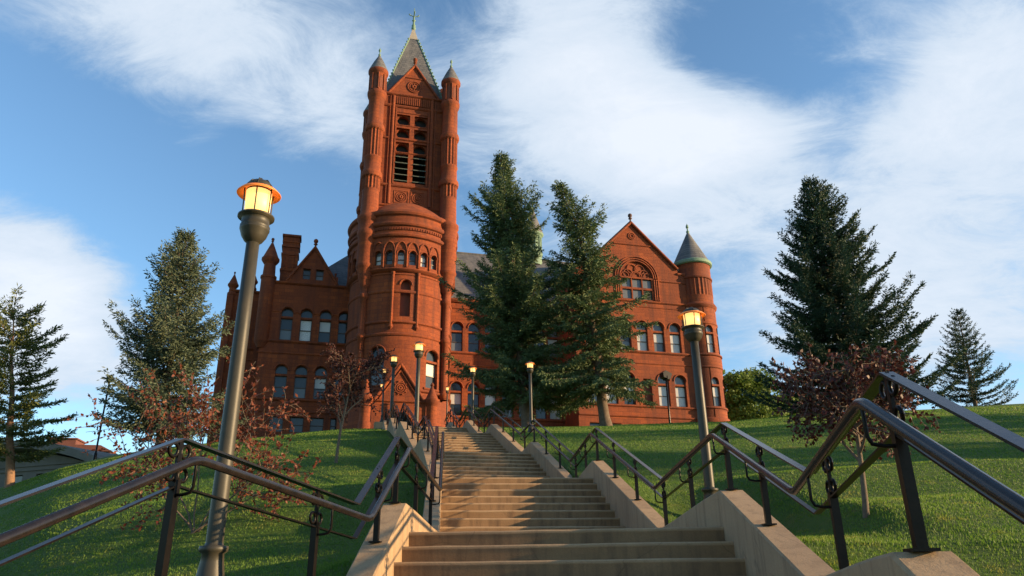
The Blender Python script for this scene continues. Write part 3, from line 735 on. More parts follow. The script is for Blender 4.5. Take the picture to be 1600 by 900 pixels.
# ---- bell tower
TX, TY, TH = -0.3, 0.5, 3.1
mb = MB()
lobes = []; rounds = []
for cxx in (-.86, .80):
    for zz in (28.5, 27.0, 25.45): lobes.append(op(cxx, .62, zz - .58, zz + .56, 'flat')); rounds.append(op(cxx, .57, zz, .92, 'circle'))
    lobes.append(op(cxx, .60, 21.75, 24.78, 'flat'))
def tower_side(k):
    a = k * math.pi / 2; c, s = math.cos(a), math.sin(a)
    def f(t, d, z):
        x, y = t, -TH + d
        return (TX + c * x - s * y, TY + s * x + c * y, z)
    return f
for k in range(4):
    g = tower_side(k)
    strip_wall(mb, g, -TH, TH, 12 if k in (0,) else -2, [(-TH, 31.3), (-2.35, 31.3), (0, 34.7), (2.35, 31.3), (TH, 31.3)], lobes, .24)
    strip_wall(mb, lambda s_, d_, z_, g=g: g(s_, d_ + .235, z_), -1.6, 1.55, 24.8, 29.5, rounds, .4)
    for o in lobes:
        if o['z0'] < 22:
            for sg in (-1, 1): mb.face([g(o['c'] + sg * o['w'], .23, o['z0']), g(o['c'] + sg * o['w'], .6, o['z0']), g(o['c'] + sg * o['w'], .6, o['z1']), g(o['c'] + sg * o['w'], .23, o['z1'])])
    for z, h, o_ in ((19.15, .25, .14), (21.2, .3, .16), (26.2, .22, .12), (29.75, .3, .16), (31.05, .28, .2)): course(mb, g, -TH, TH, z, h, o_)
    # grid of mullions round the openings, corner shafts
    for x in (-1.64, 1.46): 
        mb_poly = [g(x, -.16, 21.5), g(x + .12, -.16, 21.5), g(x + .12, -.16, 29.7), g(x, -.16, 29.7)]
        mb.face(mb_poly); mb.face([g(x, 0, 21.5), g(x, -.16, 21.5), g(x, -.16, 29.7), g(x, 0, 29.7)]); mb.face([g(x + .12, -.16, 21.5), g(x + .12, 0, 21.5), g(x + .12, 0, 29.7), g(x + .12, -.16, 29.7)])
    for x in (-1.88, 1.82): mb.tube([g(x, -.05, 19.4), g(x, -.05, 31)], .17, 8)
    for x in (-2.15, 2.15): mb.tube([g(x, -.02, 19.4), g(x, -.02, 31)], .11, 8)
    for z in (24.82, 26.35, 27.78, 29.2): course(mb, g, -1.5, 1.44, z, .13, .07)
    for j in range(21):                                     # corbel table
        x = -1.9 + 3.8 * j / 20
        mb.face([g(x - .05, -.14, 30.15), g(x + .05, -.14, 30.15), g(x + .05, -.14, 31.0), g(x - .05, -.14, 31.0)]); mb.face([g(x - .05, 0, 30.15), g(x - .05, -.14, 30.15), g(x - .05, -.14, 31), g(x - .05, 0, 31)]); mb.face([g(x + .05, -.14, 30.15), g(x + .05, 0, 30.15), g(x + .05, 0, 31), g(x + .05, -.14, 31)])
    # gable coping and roundel, rosettes
    for sx in (-1, 1): mb.tube([g(sx * 2.45, -.06, 31.25), g(0, -.06, 34.85)], .13, 6)
    mb.tube([g(-1.0, -.02, 33.35), g(1.0, -.02, 33.35)], .07, 6)
    for rr, tt in ((.62, .07), (.45, .05), (.16, .1)): mb.tube([g(rr * math.cos(q), -.02, 32.35 + rr * math.sin(q)) for q in [6.283 * j / 20 for j in range(20)]], tt, 6, closed=True)
    for j in range(8):
        q = 6.283 * j / 8; mb.tube([g(.18 * math.cos(q), 0, 32.35 + .18 * math.sin(q)), g(.42 * math.cos(q), 0, 32.35 + .42 * math.sin(q))], .06, 5)
    for xx in (-.75, .75):
        for rr, tt in ((.5, .06), (.34, .05), (.12, .09)): mb.tube([g(xx + rr * math.cos(q), -.01, 20.25 + rr * math.sin(q)) for q in [6.283 * j / 20 for j in range(20)]], tt, 6, closed=True)
        for j in range(8):
            q = 6.283 * j / 8; mb.tube([g(xx + .12 * math.cos(q), 0, 20.25 + .12 * math.sin(q)), g(xx + .34 * math.cos(q), 0, 20.25 + .34 * math.sin(q))], .05, 5)
        for e in ((-.62, -.62, .62, -.62), (.62, -.62, .62, .62), (.62, .62, -.62, .62), (-.62, .62, -.62, -.62)): mb.tube([g(xx + e[0], 0, 20.25 + e[1]), g(xx + e[2], 0, 20.25 + e[3])], .05, 5)
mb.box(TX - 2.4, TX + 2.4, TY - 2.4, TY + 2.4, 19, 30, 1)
ball_x, ball_y, _ = tower_side(0)(0, 0, 0); ball_finial(mb, ball_x, ball_y, 34.75, .95)
tower = mb.build('bell_tower', [STONE, DARKVOID], hall)
for k in range(4):
    g = tower_side(k)
    for cxx in (-.86, .80):
        m_ = MB()
        for j in range(5):
            z = 21.85 + j * .62
            m_.face([g(cxx - .60, -.12, z), g(cxx + .60, -.12, z), g(cxx + .60, .45, z + .42), g(cxx - .60, .45, z + .42)])
            m_.face([g(cxx - .60, -.12, z), g(cxx + .60, -.12, z), g(cxx + .60, -.12, z + .07), g(cxx - .60, -.12, z + .07)])
        m_.build('louvre', LOUVRE, tower)
# pyramid roof with crockets
mb = MB()
zb, zt, hb, ht = 31.2, 40.3, 2.95, .42
rows = [[(TX + a * hb, TY + b * hb, zb) for a, b in ((-1, -1), (1, -1), (1, 1), (-1, 1))], [(TX + a * ht, TY + b * ht, zt) for a, b in ((-1, -1), (1, -1), (1, 1), (-1, 1))]]
mb.grid(rows, 0, False, True)
rows = [[(TX + a * .46, TY + b * .46, zt - .02) for a, b in ((-1, -1), (1, -1), (1, 1), (-1, 1))], [(TX + a * .12, TY + b * .12, zt + 1.5) for a, b in ((-1, -1), (1, -1), (1, 1), (-1, 1))]]
mb.grid(rows, 1, False, True)
for k in range(4):
    g = tower_side(k)
    mb.face([g(-2.3, .25, 31.3), g(0, .25, 34.6), g(0, 2.6, 34.6), g(-2.3, 2.6, 31.3)], 0); mb.face([g(0, .25, 34.6), g(2.3, .25, 31.3), g(2.3, 2.6, 31.3), g(0, 2.6, 34.6)], 0)
for a, b in ((-1, -1), (1, -1), (1, 1), (-1, 1)):
    mb.tube([(TX + a * hb, TY + b * hb, zb), (TX + a * ht, TY + b * ht, zt)], .07, 6, 2)
    for j in range(17):
        t = .12 + .86 * j / 16; w = hb + (ht - hb) * t
        x, y, z = TX + a * (w + .07), TY + b * (w + .07), zb + (zt - zb) * t
        mb.lathe([(0, z - .04), (.085, z + .02), (.09, z + .08), (.04, z + .14), (0, z + .15)], x, y, 6, 2)
pyr = mb.build('pyramid_roof', [SLATE, LEAD, COPPER], tower)
mb = MB(); z = zt + 1.45
mb.lathe([(.14, z), (.2, z + .1), (.24, z + .3), (.15, z + .45), (.22, z + .6), (.12, z + .8), (.09, z + 1.2), (.2, z + 1.3), (.08, z + 1.42), (.06, z + 1.9), (.04, z + 2.9), (0, z + 3.0)], TX, TY, 12)
for a in range(4):
    c, s = math.cos(a * 1.571), math.sin(a * 1.571)
    mb.tube([(TX, TY, z + 1.75), (TX + c * .25, TY + s * .25, z + 1.95), (TX + c * .42, TY + s * .42, z + 1.9), (TX + c * .48, TY + s * .48, z + 2.05)], .05, 6)
    mb.lathe([(0, z + 1.98), (.1, z + 2.06), (0, z + 2.16)], TX + c * .48, TY + s * .48, 6)
mb.build('finial', COPPER, tower)
TPROF = [(.30, 1.6), (.46, 1.9), (.46, 2.1), (.29, 2.2), (.29, 6.4), (.42, 6.5), (.42, 6.8), (.29, 6.9), (.29, 9.9), (.42, 10), (.42, 10.3), (.31, 10.4), (.30, 10.9), (.45, 11.1), (.45, 11.35), (.55, 11.7), (.60, 11.8), (.60, 12.0), (.70, 12.5), (.82, 12.7), (.86, 12.85), (.82, 13.0), (.80, 13.1), (.80, 15.5), (.92, 15.7), (.92, 16.1), (.84, 16.2), (.88, 17.0), (1.0, 17.2), (1.0, 17.5), (.78, 17.7), (.74, 20.2), (.79, 20.3), (.79, 21.35), (.90, 21.5), (.94, 21.75), (.90, 22.0), (.76, 22.15), (.74, 23.3), (.80, 23.4), (.80, 23.55), (.77, 23.6), (.77, 26.3), (.86, 26.45), (.92, 26.7), (.86, 27.0), (.73, 27.15), (.72, 29.9), (.82, 30.05), (.90, 30.35), (.90, 30.6), (.72, 30.75), (.72, 32.8), (.82, 32.95), (.95, 33.2), (.95, 33.45), (.86, 33.5)]
tm = MB(); tm.lathe(TPROF[TPROF.index((.74, 20.2)):], 0, 0, 36, 0, flute=(20.25, 21.4, .88))
# split so that fluted shafts keep their own ribs
tm = MB()
tm.lathe([p for p in TPROF if p[1] <= 20.2], 0, 0, 24, 0)
tm.lathe([p for p in TPROF if 20.2 <= p[1] <= 21.5], 0, 0, 32, 0, smooth=False, flute=(20.25, 21.4, .86))
tm.lathe([p for p in TPROF if 21.5 <= p[1] <= 23.6], 0, 0, 24, 0)
tm.lathe([p for p in TPROF if 23.55 <= p[1] <= 26.45], 0, 0, 32, 0, smooth=False, flute=(23.58, 26.35, .86))
tm.lathe([p for p in TPROF if p[1] >= 26.45], 0, 0, 24, 0)
tm.lathe([(.94, 33.46), (.93, 33.55), (.5, 34.75), (.08, 35.75), (.08, 35.9)], 0, 0, 24, 1)
for j in range(8):                                          # topmost stage: colonnettes and flush darker panels drawn as niches
    a = 6.283 * j / 8
    tm.tube([(.76 * math.sin(a), -.76 * math.cos(a), 30.75), (.76 * math.sin(a), -.76 * math.cos(a), 32.85)], .09, 6, 0)
    b = a + 6.283 / 16
    p0 = [(.735 * math.sin(b + q), -.735 * math.cos(b + q)) for q in (-.2, .2)]
    tm.face([(p0[0][0], p0[0][1], 31.0), (p0[1][0], p0[1][1], 31.0), (p0[1][0], p0[1][1], 32.3), (.735 * math.sin(b), -.735 * math.cos(b), 32.55), (p0[0][0], p0[0][1], 32.3)], 3)
tm.lathe([(.1, 35.7), (.14, 35.85), (.06, 36), (.05, 36.25), (.13, 36.4), (.1, 36.6), (.03, 36.75), (0, 36.9)], 0, 0, 10, 2)
NICHE = mat_simple('darker niche stone', (0.16, 0.045, 0.024), 0.9, 0, (0.12, 0.035, 0.02), 3)  # darker stone tone on niche backs and on the flush turret panels
tm.v = [(x, y, z if z < 30.75 else 30.75 + (z - 30.75) * .85) for x, y, z in tm.v]
tme = tm.mesh('turret', [STONE, SLATE, COPPER, NICHE])
for x, y in ((-3.5, -3.62), (3.5, -3.62), (3.5, 3.4), (-3.5, 3.4)):
    o = bpy.data.objects.new('turret', tme); col.objects.link(o); o.parent = tower; o.location = (TX + x, TY + y, 0)

# ---- round bay
DX, DY, DR = -.38, 0.0, 4.5
g1 = drum(DX, DY, DR); G2 = 4.72; g2 = drum(DX, DY, G2)
mb = MB()
A1 = lambda a: R(a) * DR
A2 = lambda a: R(a) * G2
lows = [op(A1(-28), .62, 2.4, 5.0), op(A1(33), .62, 2.4, 5.0), op(A1(68), .55, 2.4, 5.0), op(A1(-68), .55, 2.4, 5.0)]
tall = [op(A1(-1), .43, 8.2, 11.0)]
gal = [op(A2(-32 + 12.2 * j), .30, 12.75, 13.75) for j in range(6)] + [op(A2(a), .30, 12.75, 13.75) for a in (-90, -78, -66, 62, 74, 86)]
strip_wall(mb, g1, A1(-150), A1(150), -3, 12.3, lows + tall, .4, 0, A1(4), True)
strip_wall(mb, g2, A2(-150), A2(150), 12.25, 15.4, gal, .35, 0, A2(4), True)
mb.lathe([(4.5, 12.1), (4.75, 12.2), (4.85, 12.35), (4.72, 12.45)], DX, DY, 72)
mb.lathe([(4.5, 11.85), (4.56, 11.9), (4.56, 12.0), (4.5, 12.05)], DX, DY, 72)
for z, o_ in ((10.25, .09), (7.55, .14), (6.5, .1), (1.9, .2)):
    mb.lathe([(4.49, z), (4.5 + o_ * .6, z + .03), (4.5 + o_, z + .1), (4.5 + o_, z + .2), (4.5 + o_ * .3, z + .28), (4.49, z + .3)], DX, DY, 72)
mb.lathe([(4.8, -3), (4.8, 1.2), (4.7, 1.4), (4.49, 1.42)], DX, DY, 72)
mb.lathe([(4.70, 15.25), (4.92, 15.35), (4.98, 15.5), (4.92, 15.65), (4.78, 15.7), (4.78, 16.3), (4.96, 16.4), (5.02, 16.55), (4.96, 16.75), (4.82, 16.8), (4.82, 17.3), (5.02, 17.42), (5.1, 17.6), (5.02, 17.8), (4.75, 17.9), (4.7, 17.95), (4.6, 18.05), (4.25, 18.4), (3.7, 18.9), (3.0, 19.45), (2.2, 19.95), (1.3, 20.4)], DX, DY, 72)
for j in range(90):                                         # dentils
    a = R(-120 + 240 * j / 89); c, s = math.cos(a), math.sin(a)
    r0, r1, w = 4.77, 4.88, .07
    q = [(DX + r1 * s - w * c, DY - r1 * c - w * s), (DX + r1 * s + w * c, DY - r1 * c + w * s)]; q0 = [(DX + r0 * s - w * c, DY - r0 * c - w * s), (DX + r0 * s + w * c, DY - r0 * c + w * s)]
    mb.face([(*q[0], 15.95), (*q[1], 15.95), (*q[1], 16.2), (*q[0], 16.2)]); mb.face([(*q0[0], 15.95), (*q[0], 15.95), (*q[0], 16.2), (*q0[0], 16.2)]); mb.face([(*q[1], 15.95), (*q0[1], 15.95), (*q0[1], 16.2), (*q[1], 16.2)]); mb.face([(*q0[0], 15.95), (*q0[1], 15.95), (*q[1], 15.95), (*q[0], 15.95)])
for a in [-32 + 12.2 * j for j in range(6)] + [-90, -78, -66, 62, 74, 86]:   # interlaced pointed arches and colonnettes
    ctr = A2(a)
    for sg in (-1, 1):
        mb.tube([g2(ctr - sg * A2(6.1) + sg * A2(12.2) * (1 - math.cos(t)) * .5 * 1.0, -.05, 13.75 + 1.08 * math.sin(t)) for t in [math.pi / 2 * j / 8 for j in range(9)]], .075, 6)
        mb.tube([g2(ctr - sg * A2(6.1), -.03, 12.5), g2(ctr - sg * A2(6.1), -.03, 13.75)], .09, 6)
    mb.tube([g2(ctr + .36 * math.cos(t), -.02, 13.75 + .36 * math.sin(t)) for t in [math.pi * j / 10 for j in range(11)]], .05, 5)
for a in (-15, 12):                                         # pilaster shafts beside the tall niche
    mb.tube([g1(A1(a), -.06, 7.4), g1(A1(a), -.06, 12.1)], .13, 8); mb.lathe([(0, 7.0), (.2, 7.25), (.16, 7.45)], *g1(A1(a), -.05, 0)[:2], 8); mb.lathe([(.13, 11.8), (.2, 12.0), (.2, 12.12)], *g1(A1(a), -.05, 0)[:2], 8)
mb.tube([g1(A1(-1) + .52 * math.cos(t), -.02, 11.0 + .52 * math.sin(t)) for t in [math.pi * j / 12 for j in range(13)]], .06, 6)
mb.face([g1(A1(-1) - .43, .36, 8.2), g1(A1(-1) + .43, .36, 8.2), g1(A1(-1) + .43, .36, 11.6), g1(A1(-1) - .43, .36, 11.6)], 1)
for o in lows:
    mb.tube([g1(o['c'] + (o['w'] + .1) * math.cos(t), -.02, o['z1'] + (o['w'] + .1) * math.sin(t)) for t in [math.pi * j / 12 for j in range(13)]], .07, 6)
    course(mb, g1, o['c'] - .8, o['c'] + .8, o['z0'] - .2, .2, .1, 0, 6)
bay = weld(mb.build('round_bay', [STONE, NICHE], hall), 35)
for i, o in enumerate(lows): add_window(bay, g1, o, .4, 'mhmm'[i])
for i, o in enumerate(gal): add_window(bay, g2, o, .35, 'b' if i % 2 == 0 else 'm', False)

# ---- entrance porch
PX, PYF = -.95, -8.0
mb = MB()
gp = planar(PX, PYF, 1, 0)
strip_wall(mb, gp, -2.0, 2.0, -5.5, [(-2.0, .45), (-1.7, .45), (0, 2.95), (1.7, .45), (2.0, .45)], [op(0, 1.1, -5.0, -1.6, 'round')], .8)
for sx in (-1, 1):
    mb.tube([(PX + sx * 1.85, PYF - .08, .35), (PX, PYF - .08, 3.1)], .14, 6); mb.tube([(PX + sx * 1.5, PYF - .04, .42), (PX, PYF - .04, 2.65)], .07, 6)
course(mb, gp, -2.0, 2.0, .18, .2, .14)
for rr, tt in ((.42, .06), (.27, .06), (.11, .08)): ring_y(mb, PX + .03, PYF - .02, 1.3, rr, tt)
for j in range(10):
    q = 6.283 * j / 10; mb.lathe([(0, 1.24 + .52 * math.sin(q)), (.08, 1.3 + .52 * math.sin(q)), (0, 1.36 + .52 * math.sin(q))], PX + .03 + .52 * math.cos(q), PYF - .04, 6)
mb.box(PX - 1.95, PX - 1.7, PYF + .02, -3.5, -5.5, .4); mb.box(PX + 1.7, PX + 1.95, PYF + .02, -3.5, -5.5, .4)
mb.face([(PX - 2.0, PYF + .02, .4), (PX, PYF + .02, 2.9), (PX, -3.6, 2.9), (PX - 2.0, -3.6, .4)]); mb.face([(PX, PYF + .02, 2.9), (PX + 2.0, PYF + .02, .4), (PX + 2.0, -3.6, .4), (PX, -3.6, 2.9)])
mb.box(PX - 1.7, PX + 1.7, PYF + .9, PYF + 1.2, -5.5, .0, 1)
porch = mb.build('entrance_porch', [STONE, DARKVOID], hall)
for sx in (-2.45, 2.45):
    mb = MB(); mb.lathe([(.46, -6), (.46, -1.4), (.40, -1.3), (.40, .0), (.48, .12), (.60, .32), (.60, .52), (.48, .56), (.28, 1.05), (.12, 1.45), (.09, 1.5), (.09, 1.55), (.15, 1.62), (.15, 1.7), (.08, 1.75), (.08, 1.82), (0, 1.87)], PX + sx, PYF + .1, 20)
    weld(mb.build('pinnacle', STONE, porch))

# ---- gabled wing
GX0, GX1 = 16.1, 28.4
gw = planar(0, 0, 1, 0)
ups = [op(x, .58, 8.05, 10.45) for x in (17.7, 19.45, 21.2, 22.95, 24.7, 26.45)]
dns = [op(x, .58, 2.75, 5.2) for x in (17.7, 19.45, 21.2, 24.75, 26.5)]
nich = [op(23.1, .42, 2.75, 5.3, 'flat')]
bsm = [op(x, .6, .2, .95, 'flat') for x in (17.7, 19.6, 21.5, 23.4, 25.3, 27.0)]
big = [op(22.8, 1.72, 13.3, 15.55)]
mb = MB()
strip_wall(mb, gw, GX0, GX1, -4, [(GX0, 16.5), (17.75, 16.5), (17.9, 16.95), (22.6, 21.55), (27.3, 16.95), (27.45, 16.5), (GX1, 16.5)], ups + dns + nich + bsm + big, .38)
for z, h, o_ in ((16.2, .3, .16), (12.95, .25, .14), (12.45, .12, .06), (10.3, .1, .05), (7.75, .28, .16), (6.7, .15, .07), (2.5, .22, .14), (1.55, .2, .12)):
    if z == 16.2: course(mb, gw, GX0, 17.9, z, h, o_); course(mb, gw, 27.3, GX1, z, h, o_)
    elif z == 10.3:
        e = [GX0] + sum([[o['c'] - .62, o['c'] + .62] for o in ups], []) + [GX1]
        for a, b in zip(e[::2], e[1::2]): course(mb, gw, a, b, z, h, o_)
    else: course(mb, gw, GX0, GX1, z, h, o_)
mb.box(GX0 - .05, GX1, -.08, .1, -4, -.0); mb.box(GX0 - .06, GX0 + .5, -.1, .4, -4, 1.5)
course(mb, gw, 20.6, 24.6, 19.05, .16, .1)
course(mb, gw, 17.9, 20.7, 15.3, .18, .1); course(mb, gw, 24.9, GX1, 15.3, .18, .1)
for o in ups + dns: mb.tube([(o['c'] + (o['w'] + .09) * math.cos(t), -.03, o['z1'] + (o['w'] + .09) * math.sin(t)) for t in [math.pi * j / 12 for j in range(13)]], .06, 6)
for rr in (1.82, 2.05, 2.28): mb.tube([(22.8 + rr * math.cos(t), -.05, 15.55 + rr * math.sin(t)) for t in [math.pi * j / 20 for j in range(21)]], .075, 6)
for sx in (-1, 1):
    for q in range(3): mb.tube([(22.8 + sx * (1.84 + .22 * q), -.05, 13.25), (22.8 + sx * (1.84 + .22 * q), -.05, 15.45)], .085, 6)
    mb.tube([(22.6 + sx * 4.75, -.12, 16.85), (22.6, -.12, 21.6)], .15, 6)
for rr, tt in ((.36, .06), (.2, .06)): ring_y(mb, 22.6, -.02, 20.1, rr, tt)
mb.box(GX0 + .01, GX0 + .3, .03, 11, -4, 16.4); mb.box(27.6, 27.9, .5, 12, -4, 16.4)
mb.face([(22.65, .32, 2.75), (23.55, .32, 2.75), (23.55, .32, 5.3), (22.65, .32, 5.3)], 1)
wing = mb.build('gabled_wing', [STONE, NICHE], hall)
for i, o in enumerate(ups): add_window(wing, gw, o, .38, 'bhmbkb'[i])
for i, o in enumerate(dns): add_window(wing, gw, o, .38, 'mbhbb'[i])
for o in bsm: add_window(wing, gw, o, .38, 'g', False)
mb = MB()                                                   # big traceried window
for i, x in enumerate((-1.12, 0, 1.12)):
    for j, (za, zb_) in enumerate(((0, 1.0), (1.22, 2.15))):
        mb.face([(x - .5, .12, za), (x + .5, .12, za), (x + .5, .12, zb_), (x - .5, .12, zb_)], 2 if (i == 2 and j == 0) else 1)
        if i == 2 and j == 0:
            for q in range(6): mb.box(x - .48, x + .48, .02, .1, za + .05 + q * .16, za + .09 + q * .16, 3)
for x in (-1.72, -.62, .5): mb.box(x, x + .12, -.06, .14, 0, 2.15)
mb.box(1.6, 1.72, -.06, .14, 0, 2.15); mb.box(-1.6, 1.6, -.05, .14, 1.0, 1.22); mb.box(-1.72, 1.72, -.1, .14, 2.15, 2.32)
n = 20; xs = [-1.72 * math.cos(math.pi * j / n) for j in range(n + 1)]
for p, q in zip(xs, xs[1:]):
    mb.face([(p, .12, 2.3), (q, .12, 2.3), (q, .12, 2.25 + math.sqrt(max(0, 1.72 ** 2 - q * q))), (p, .12, 2.25 + math.sqrt(max(0, 1.72 ** 2 - p * p)))], 4)
for cxq, czq, rq in ((0, 2.35, .62), (-.85, 2.65, .5), (.85, 2.65, .5), (-.42, 3.2, .5), (.42, 3.2, .5), (-1.2, 2.42, .42), (1.2, 2.42, .42)):
    mb.tube([(cxq + rq * math.cos(t), .08, czq + rq * math.sin(t)) for t in [6.283 * j / 18 for j in range(18)] if czq + rq * math.sin(t) > 2.25 and (cxq + rq * math.cos(t)) ** 2 + (czq + rq * math.sin(t) - 2.25) ** 2 < 1.7 ** 2] or [(0, .1, 2.3), (0, .1, 2.4)], .07, 6)
mb.build('arched_window', [STONE, BLIND2, DARKVOID, LOUVRE, STONE], wing, (22.8, .03, 13.3))
mb = MB()
for sx in (-1, 1): mb.face([(22.6, .2, 21.45), (22.6 + sx * 5.1, .2, 16.55), (22.6 + sx * 5.1, 13, 16.55), (22.6, 13, 21.45)][::sx]); mb.tube([(22.6 + sx * 4.95, .12, 16.8), (22.6, .12, 21.75)], .1, 5)
mb.build('roof', SLATE, wing)
mb = MB(); ball_finial(mb, 22.6, -.05, 21.6, .95); mb.build('finial', mat_simple('dark finial stone', (.07, .035, .03), .8), wing)
CTX, CTY = 29.6, 1.0
mb = MB()
gt = drum(CTX, CTY, 1.85); T_ = lambda a: R(a) * 1.85
tops = [op(T_(6), .42, 8.05, 10.45), op(T_(52), .42, 8.05, 10.45), op(T_(6), .42, 2.75, 5.2), op(T_(52), .42, 2.75, 5.2)]
strip_wall(mb, gt, T_(-140), T_(170), 1.7, 13.0, tops, .35, 0, T_(8), True)
mb.lathe([(2.1, -4), (2.1, 1.5), (2.0, 1.7), (1.84, 1.75)], CTX, CTY, 40)
for z, o_ in ((2.5, .12), (6.5, .1), (7.7, .16), (10.95, .07)): mb.lathe([(1.84, z), (1.85 + o_, z + .08), (1.85 + o_, z + .2), (1.84, z + .3)], CTX, CTY, 40)
mb.lathe([(1.84, 6.6), (1.93, 6.8), (1.93, 7.6), (1.85, 7.7)], CTX, CTY, 40)
mb.lathe([(1.85, 12.7), (2.0, 12.85), (2.05, 13.05), (1.95, 13.25), (1.80, 13.35), (1.80, 14.1)], CTX, CTY, 40)
mb.lathe([(1.80, 14.1), (1.83, 14.12), (1.83, 15.9), (1.9, 15.95)], CTX, CTY, 56, 0, smooth=False, flute=(14.11, 15.92, .955))
mb.lathe([(1.9, 15.95), (1.92, 16.1), (1.82, 16.25), (1.82, 17.5), (1.9, 17.6)], CTX, CTY, 40)
mb.lathe([(1.9, 17.55), (2.06, 17.65), (2.08, 17.9), (1.98, 18.02), (1.9, 18.02)], CTX, CTY, 40, 2)
mb.lathe([(1.92, 18.0), (.12, 21.7)], CTX, CTY, 40, 1)
mb.lathe([(.13, 21.6), (.18, 21.85), (.08, 22.0), (.07, 22.2), (.16, 22.35), (.13, 22.55), (.04, 22.7), (0, 22.85)], CTX, CTY, 10, 2)
ctur = weld(mb.build('corner_turret', [STONE, SLATE, COPPER], wing), 35)
for i, o in enumerate(tops): add_window(wing, gt, o, .35, 'bmkm'[i])

# ---- main block between tower and wing
gm = planar(0, 4, 1, 0)
mx = [5.55, 7.2, 8.85, 10.5, 12.15, 13.8, 15.2]
mu = [op(x, .55, 8.05, 10.4) for x in mx]; md = [op(x, .55, 1.9, 4.5) for x in mx]
mdl = [op(x, .5, 4.75, 5.3, 'flat') for x in mx]
mb = MB()
strip_wall(mb, gm, -4, 16.2, -4, 13.3, mu + md, .35)
for z, h, o_ in ((12.9, .5, .3), (12.3, .14, .08), (7.75, .25, .14), (6.6, .15, .08), (1.6, .22, .14)): course(mb, gm, 3.5, 16.08, z, h, o_)
for o in mu + md: mb.tube([(o['c'] + (o['w'] + .08) * math.cos(t), 3.97, o['z1'] + (o['w'] + .08) * math.sin(t)) for t in [math.pi * j / 12 for j in range(13)]], .06, 6)
mb.box(-12, 27.5, 12, 16, -4, 13.0)
block = mb.build('main_block', [STONE], hall)
for i, o in enumerate(mu): add_window(block, gm, o, .35, 'mghbgmk'[i])
for i, o in enumerate(md): add_window(block, gm, o, .35, 'hgbmghb'[i])
mb = MB()
e0, e1, yb, yr, ze, zr = -9.5, 26, 3.7, 10.5, 13.3, 21.2
mb.face([(e0, yb, ze), (e1, yb, ze), (e1, yr, zr), (-3.2, yr, zr)]); mb.face([(e0, yb, ze), (-3.2, yr, zr), (e0, 17, ze)]); mb.face([(e1, yr, zr), (e1, 17, ze), (e0, 17, ze), (-3.2, yr, zr)])
mb.tube([(-3.2, yr, zr), (e1, yr, zr)], .12, 6, 0)
mb.build('roof', SLATE, block)
mb = MB(); lx, ly = 15.35, 10.5
mb.lathe([(.95, 20.4), (.95, 21.6), (1.05, 21.7), (1.05, 21.85), (.85, 21.9), (.85, 23.9), (1.1, 24.05), (1.22, 24.2), (1.18, 24.35)], lx, ly, 24, 1)
for j in range(10):
    a = 6.283 * j / 10; mb.tube([(lx + .9 * math.sin(a), ly - .9 * math.cos(a), 21.9), (lx + .9 * math.sin(a), ly - .9 * math.cos(a), 24)], .09, 6, 1)
mb.lathe([(1.2, 24.3), (.8, 25.5), (.1, 27.6)], lx, ly, 24, 0); mb.lathe([(.1, 27.5), (.15, 27.7), (.05, 27.9), (.12, 28.2), (.03, 28.4), (.02, 28.9), (0, 28.95)], lx, ly, 8, 1)
mb.build('roof_lantern', [SLATE, COPPER], block)

# ---- stair-side wing standing in the tower's shade
gl_ = planar(0, 2, 1, 0)
lx_ = (-10.05, -8.4, -6.75, -5.1)
lu = [op(x, .5, 7.5, 9.95) for x in lx_]; ld = [op(x, .5, 2.4, 4.75) for x in lx_]; lb = [op(x, .55, -.5, .8, 'flat') for x in lx_]
lg = [op(-8.75, .33, 13.3, 14.35, 'flat'), op(-7.6, .33, 13.3, 14.35, 'flat')]
mb = MB()
strip_wall(mb, gl_, -12.1, -3.2, -5, [(-12.1, 12.9), (-10.35, 12.9), (-10.3, 13.0), (-8.2, 16.35), (-6.1, 13.0), (-6.05, 12.9), (-3.2, 12.9)], lu + ld + lb + lg, .38)
for z, h, o_ in ((12.65, .3, .2), (10.0, .12, .06), (7.2, .26, .16), (6.2, .16, .08), (2.1, .22, .14), (1.1, .18, .1)):
    if z == 10.0:
        e = [-12.1] + sum([[o['c'] - .55, o['c'] + .55] for o in lu], []) + [-3.4]
        for a, b in zip(e[::2], e[1::2]): course(mb, gl_, a, b, z, h, o_)
    else: course(mb, gl_, -12.2, -3.4, z, h, o_)
for o in lu + ld: mb.tube([(o['c'] + (o['w'] + .09) * math.cos(t), 1.97, o['z1'] + (o['w'] + .09) * math.sin(t)) for t in [math.pi * j / 12 for j in range(13)]], .07, 6)
for sx in (-1, 1): mb.tube([(-8.2 + sx * 2.25, 1.92, 12.95), (-8.2, 1.92, 16.5)], .12, 6)
mb.box(-10.45, -9.9, 1.93, 2.4, 12.9, 13.7); mb.box(-6.5, -5.95, 1.93, 2.4, 12.9, 13.7)
gs = planar(-15.3, 5, 1, 0)
lo2 = [op(1.55, .42, 7.5, 9.9), op(1.55, .42, 2.4, 4.7)]
strip_wall(mb, gs, 0, 3.4, -6, 12.9, lo2, .35)
for z, h, o_ in ((12.6, .3, .2), (7.2, .26, .16), (6.2, .16, .08), (2.1, .22, .14)): course(mb, gs, -.1, 3.3, z, h, o_)
mb.box(-12.08, -11.8, 2.02, 5.5, -5, 12.85); mb.box(-15.28, -15.0, 5.02, 15, -6, 12.85)
for z, h, o_ in ((12.6, .3, .2), (7.2, .26, .16), (2.1, .22, .14)): course(mb, planar(-15.28, 15, 0, -1), 0, 10, z, h, o_); course(mb, planar(-12.08, 5, 0, -1), 0, 3, z, h, o_)
mb.face([(-10.2, 2.35, 13), (-8.2, 2.35, 16.3), (-8.2, 8, 16.3), (-10.2, 8, 13)], 1); mb.face([(-8.2, 2.35, 16.3), (-6.2, 2.35, 13), (-6.2, 8, 13), (-8.2, 8, 16.3)], 1)
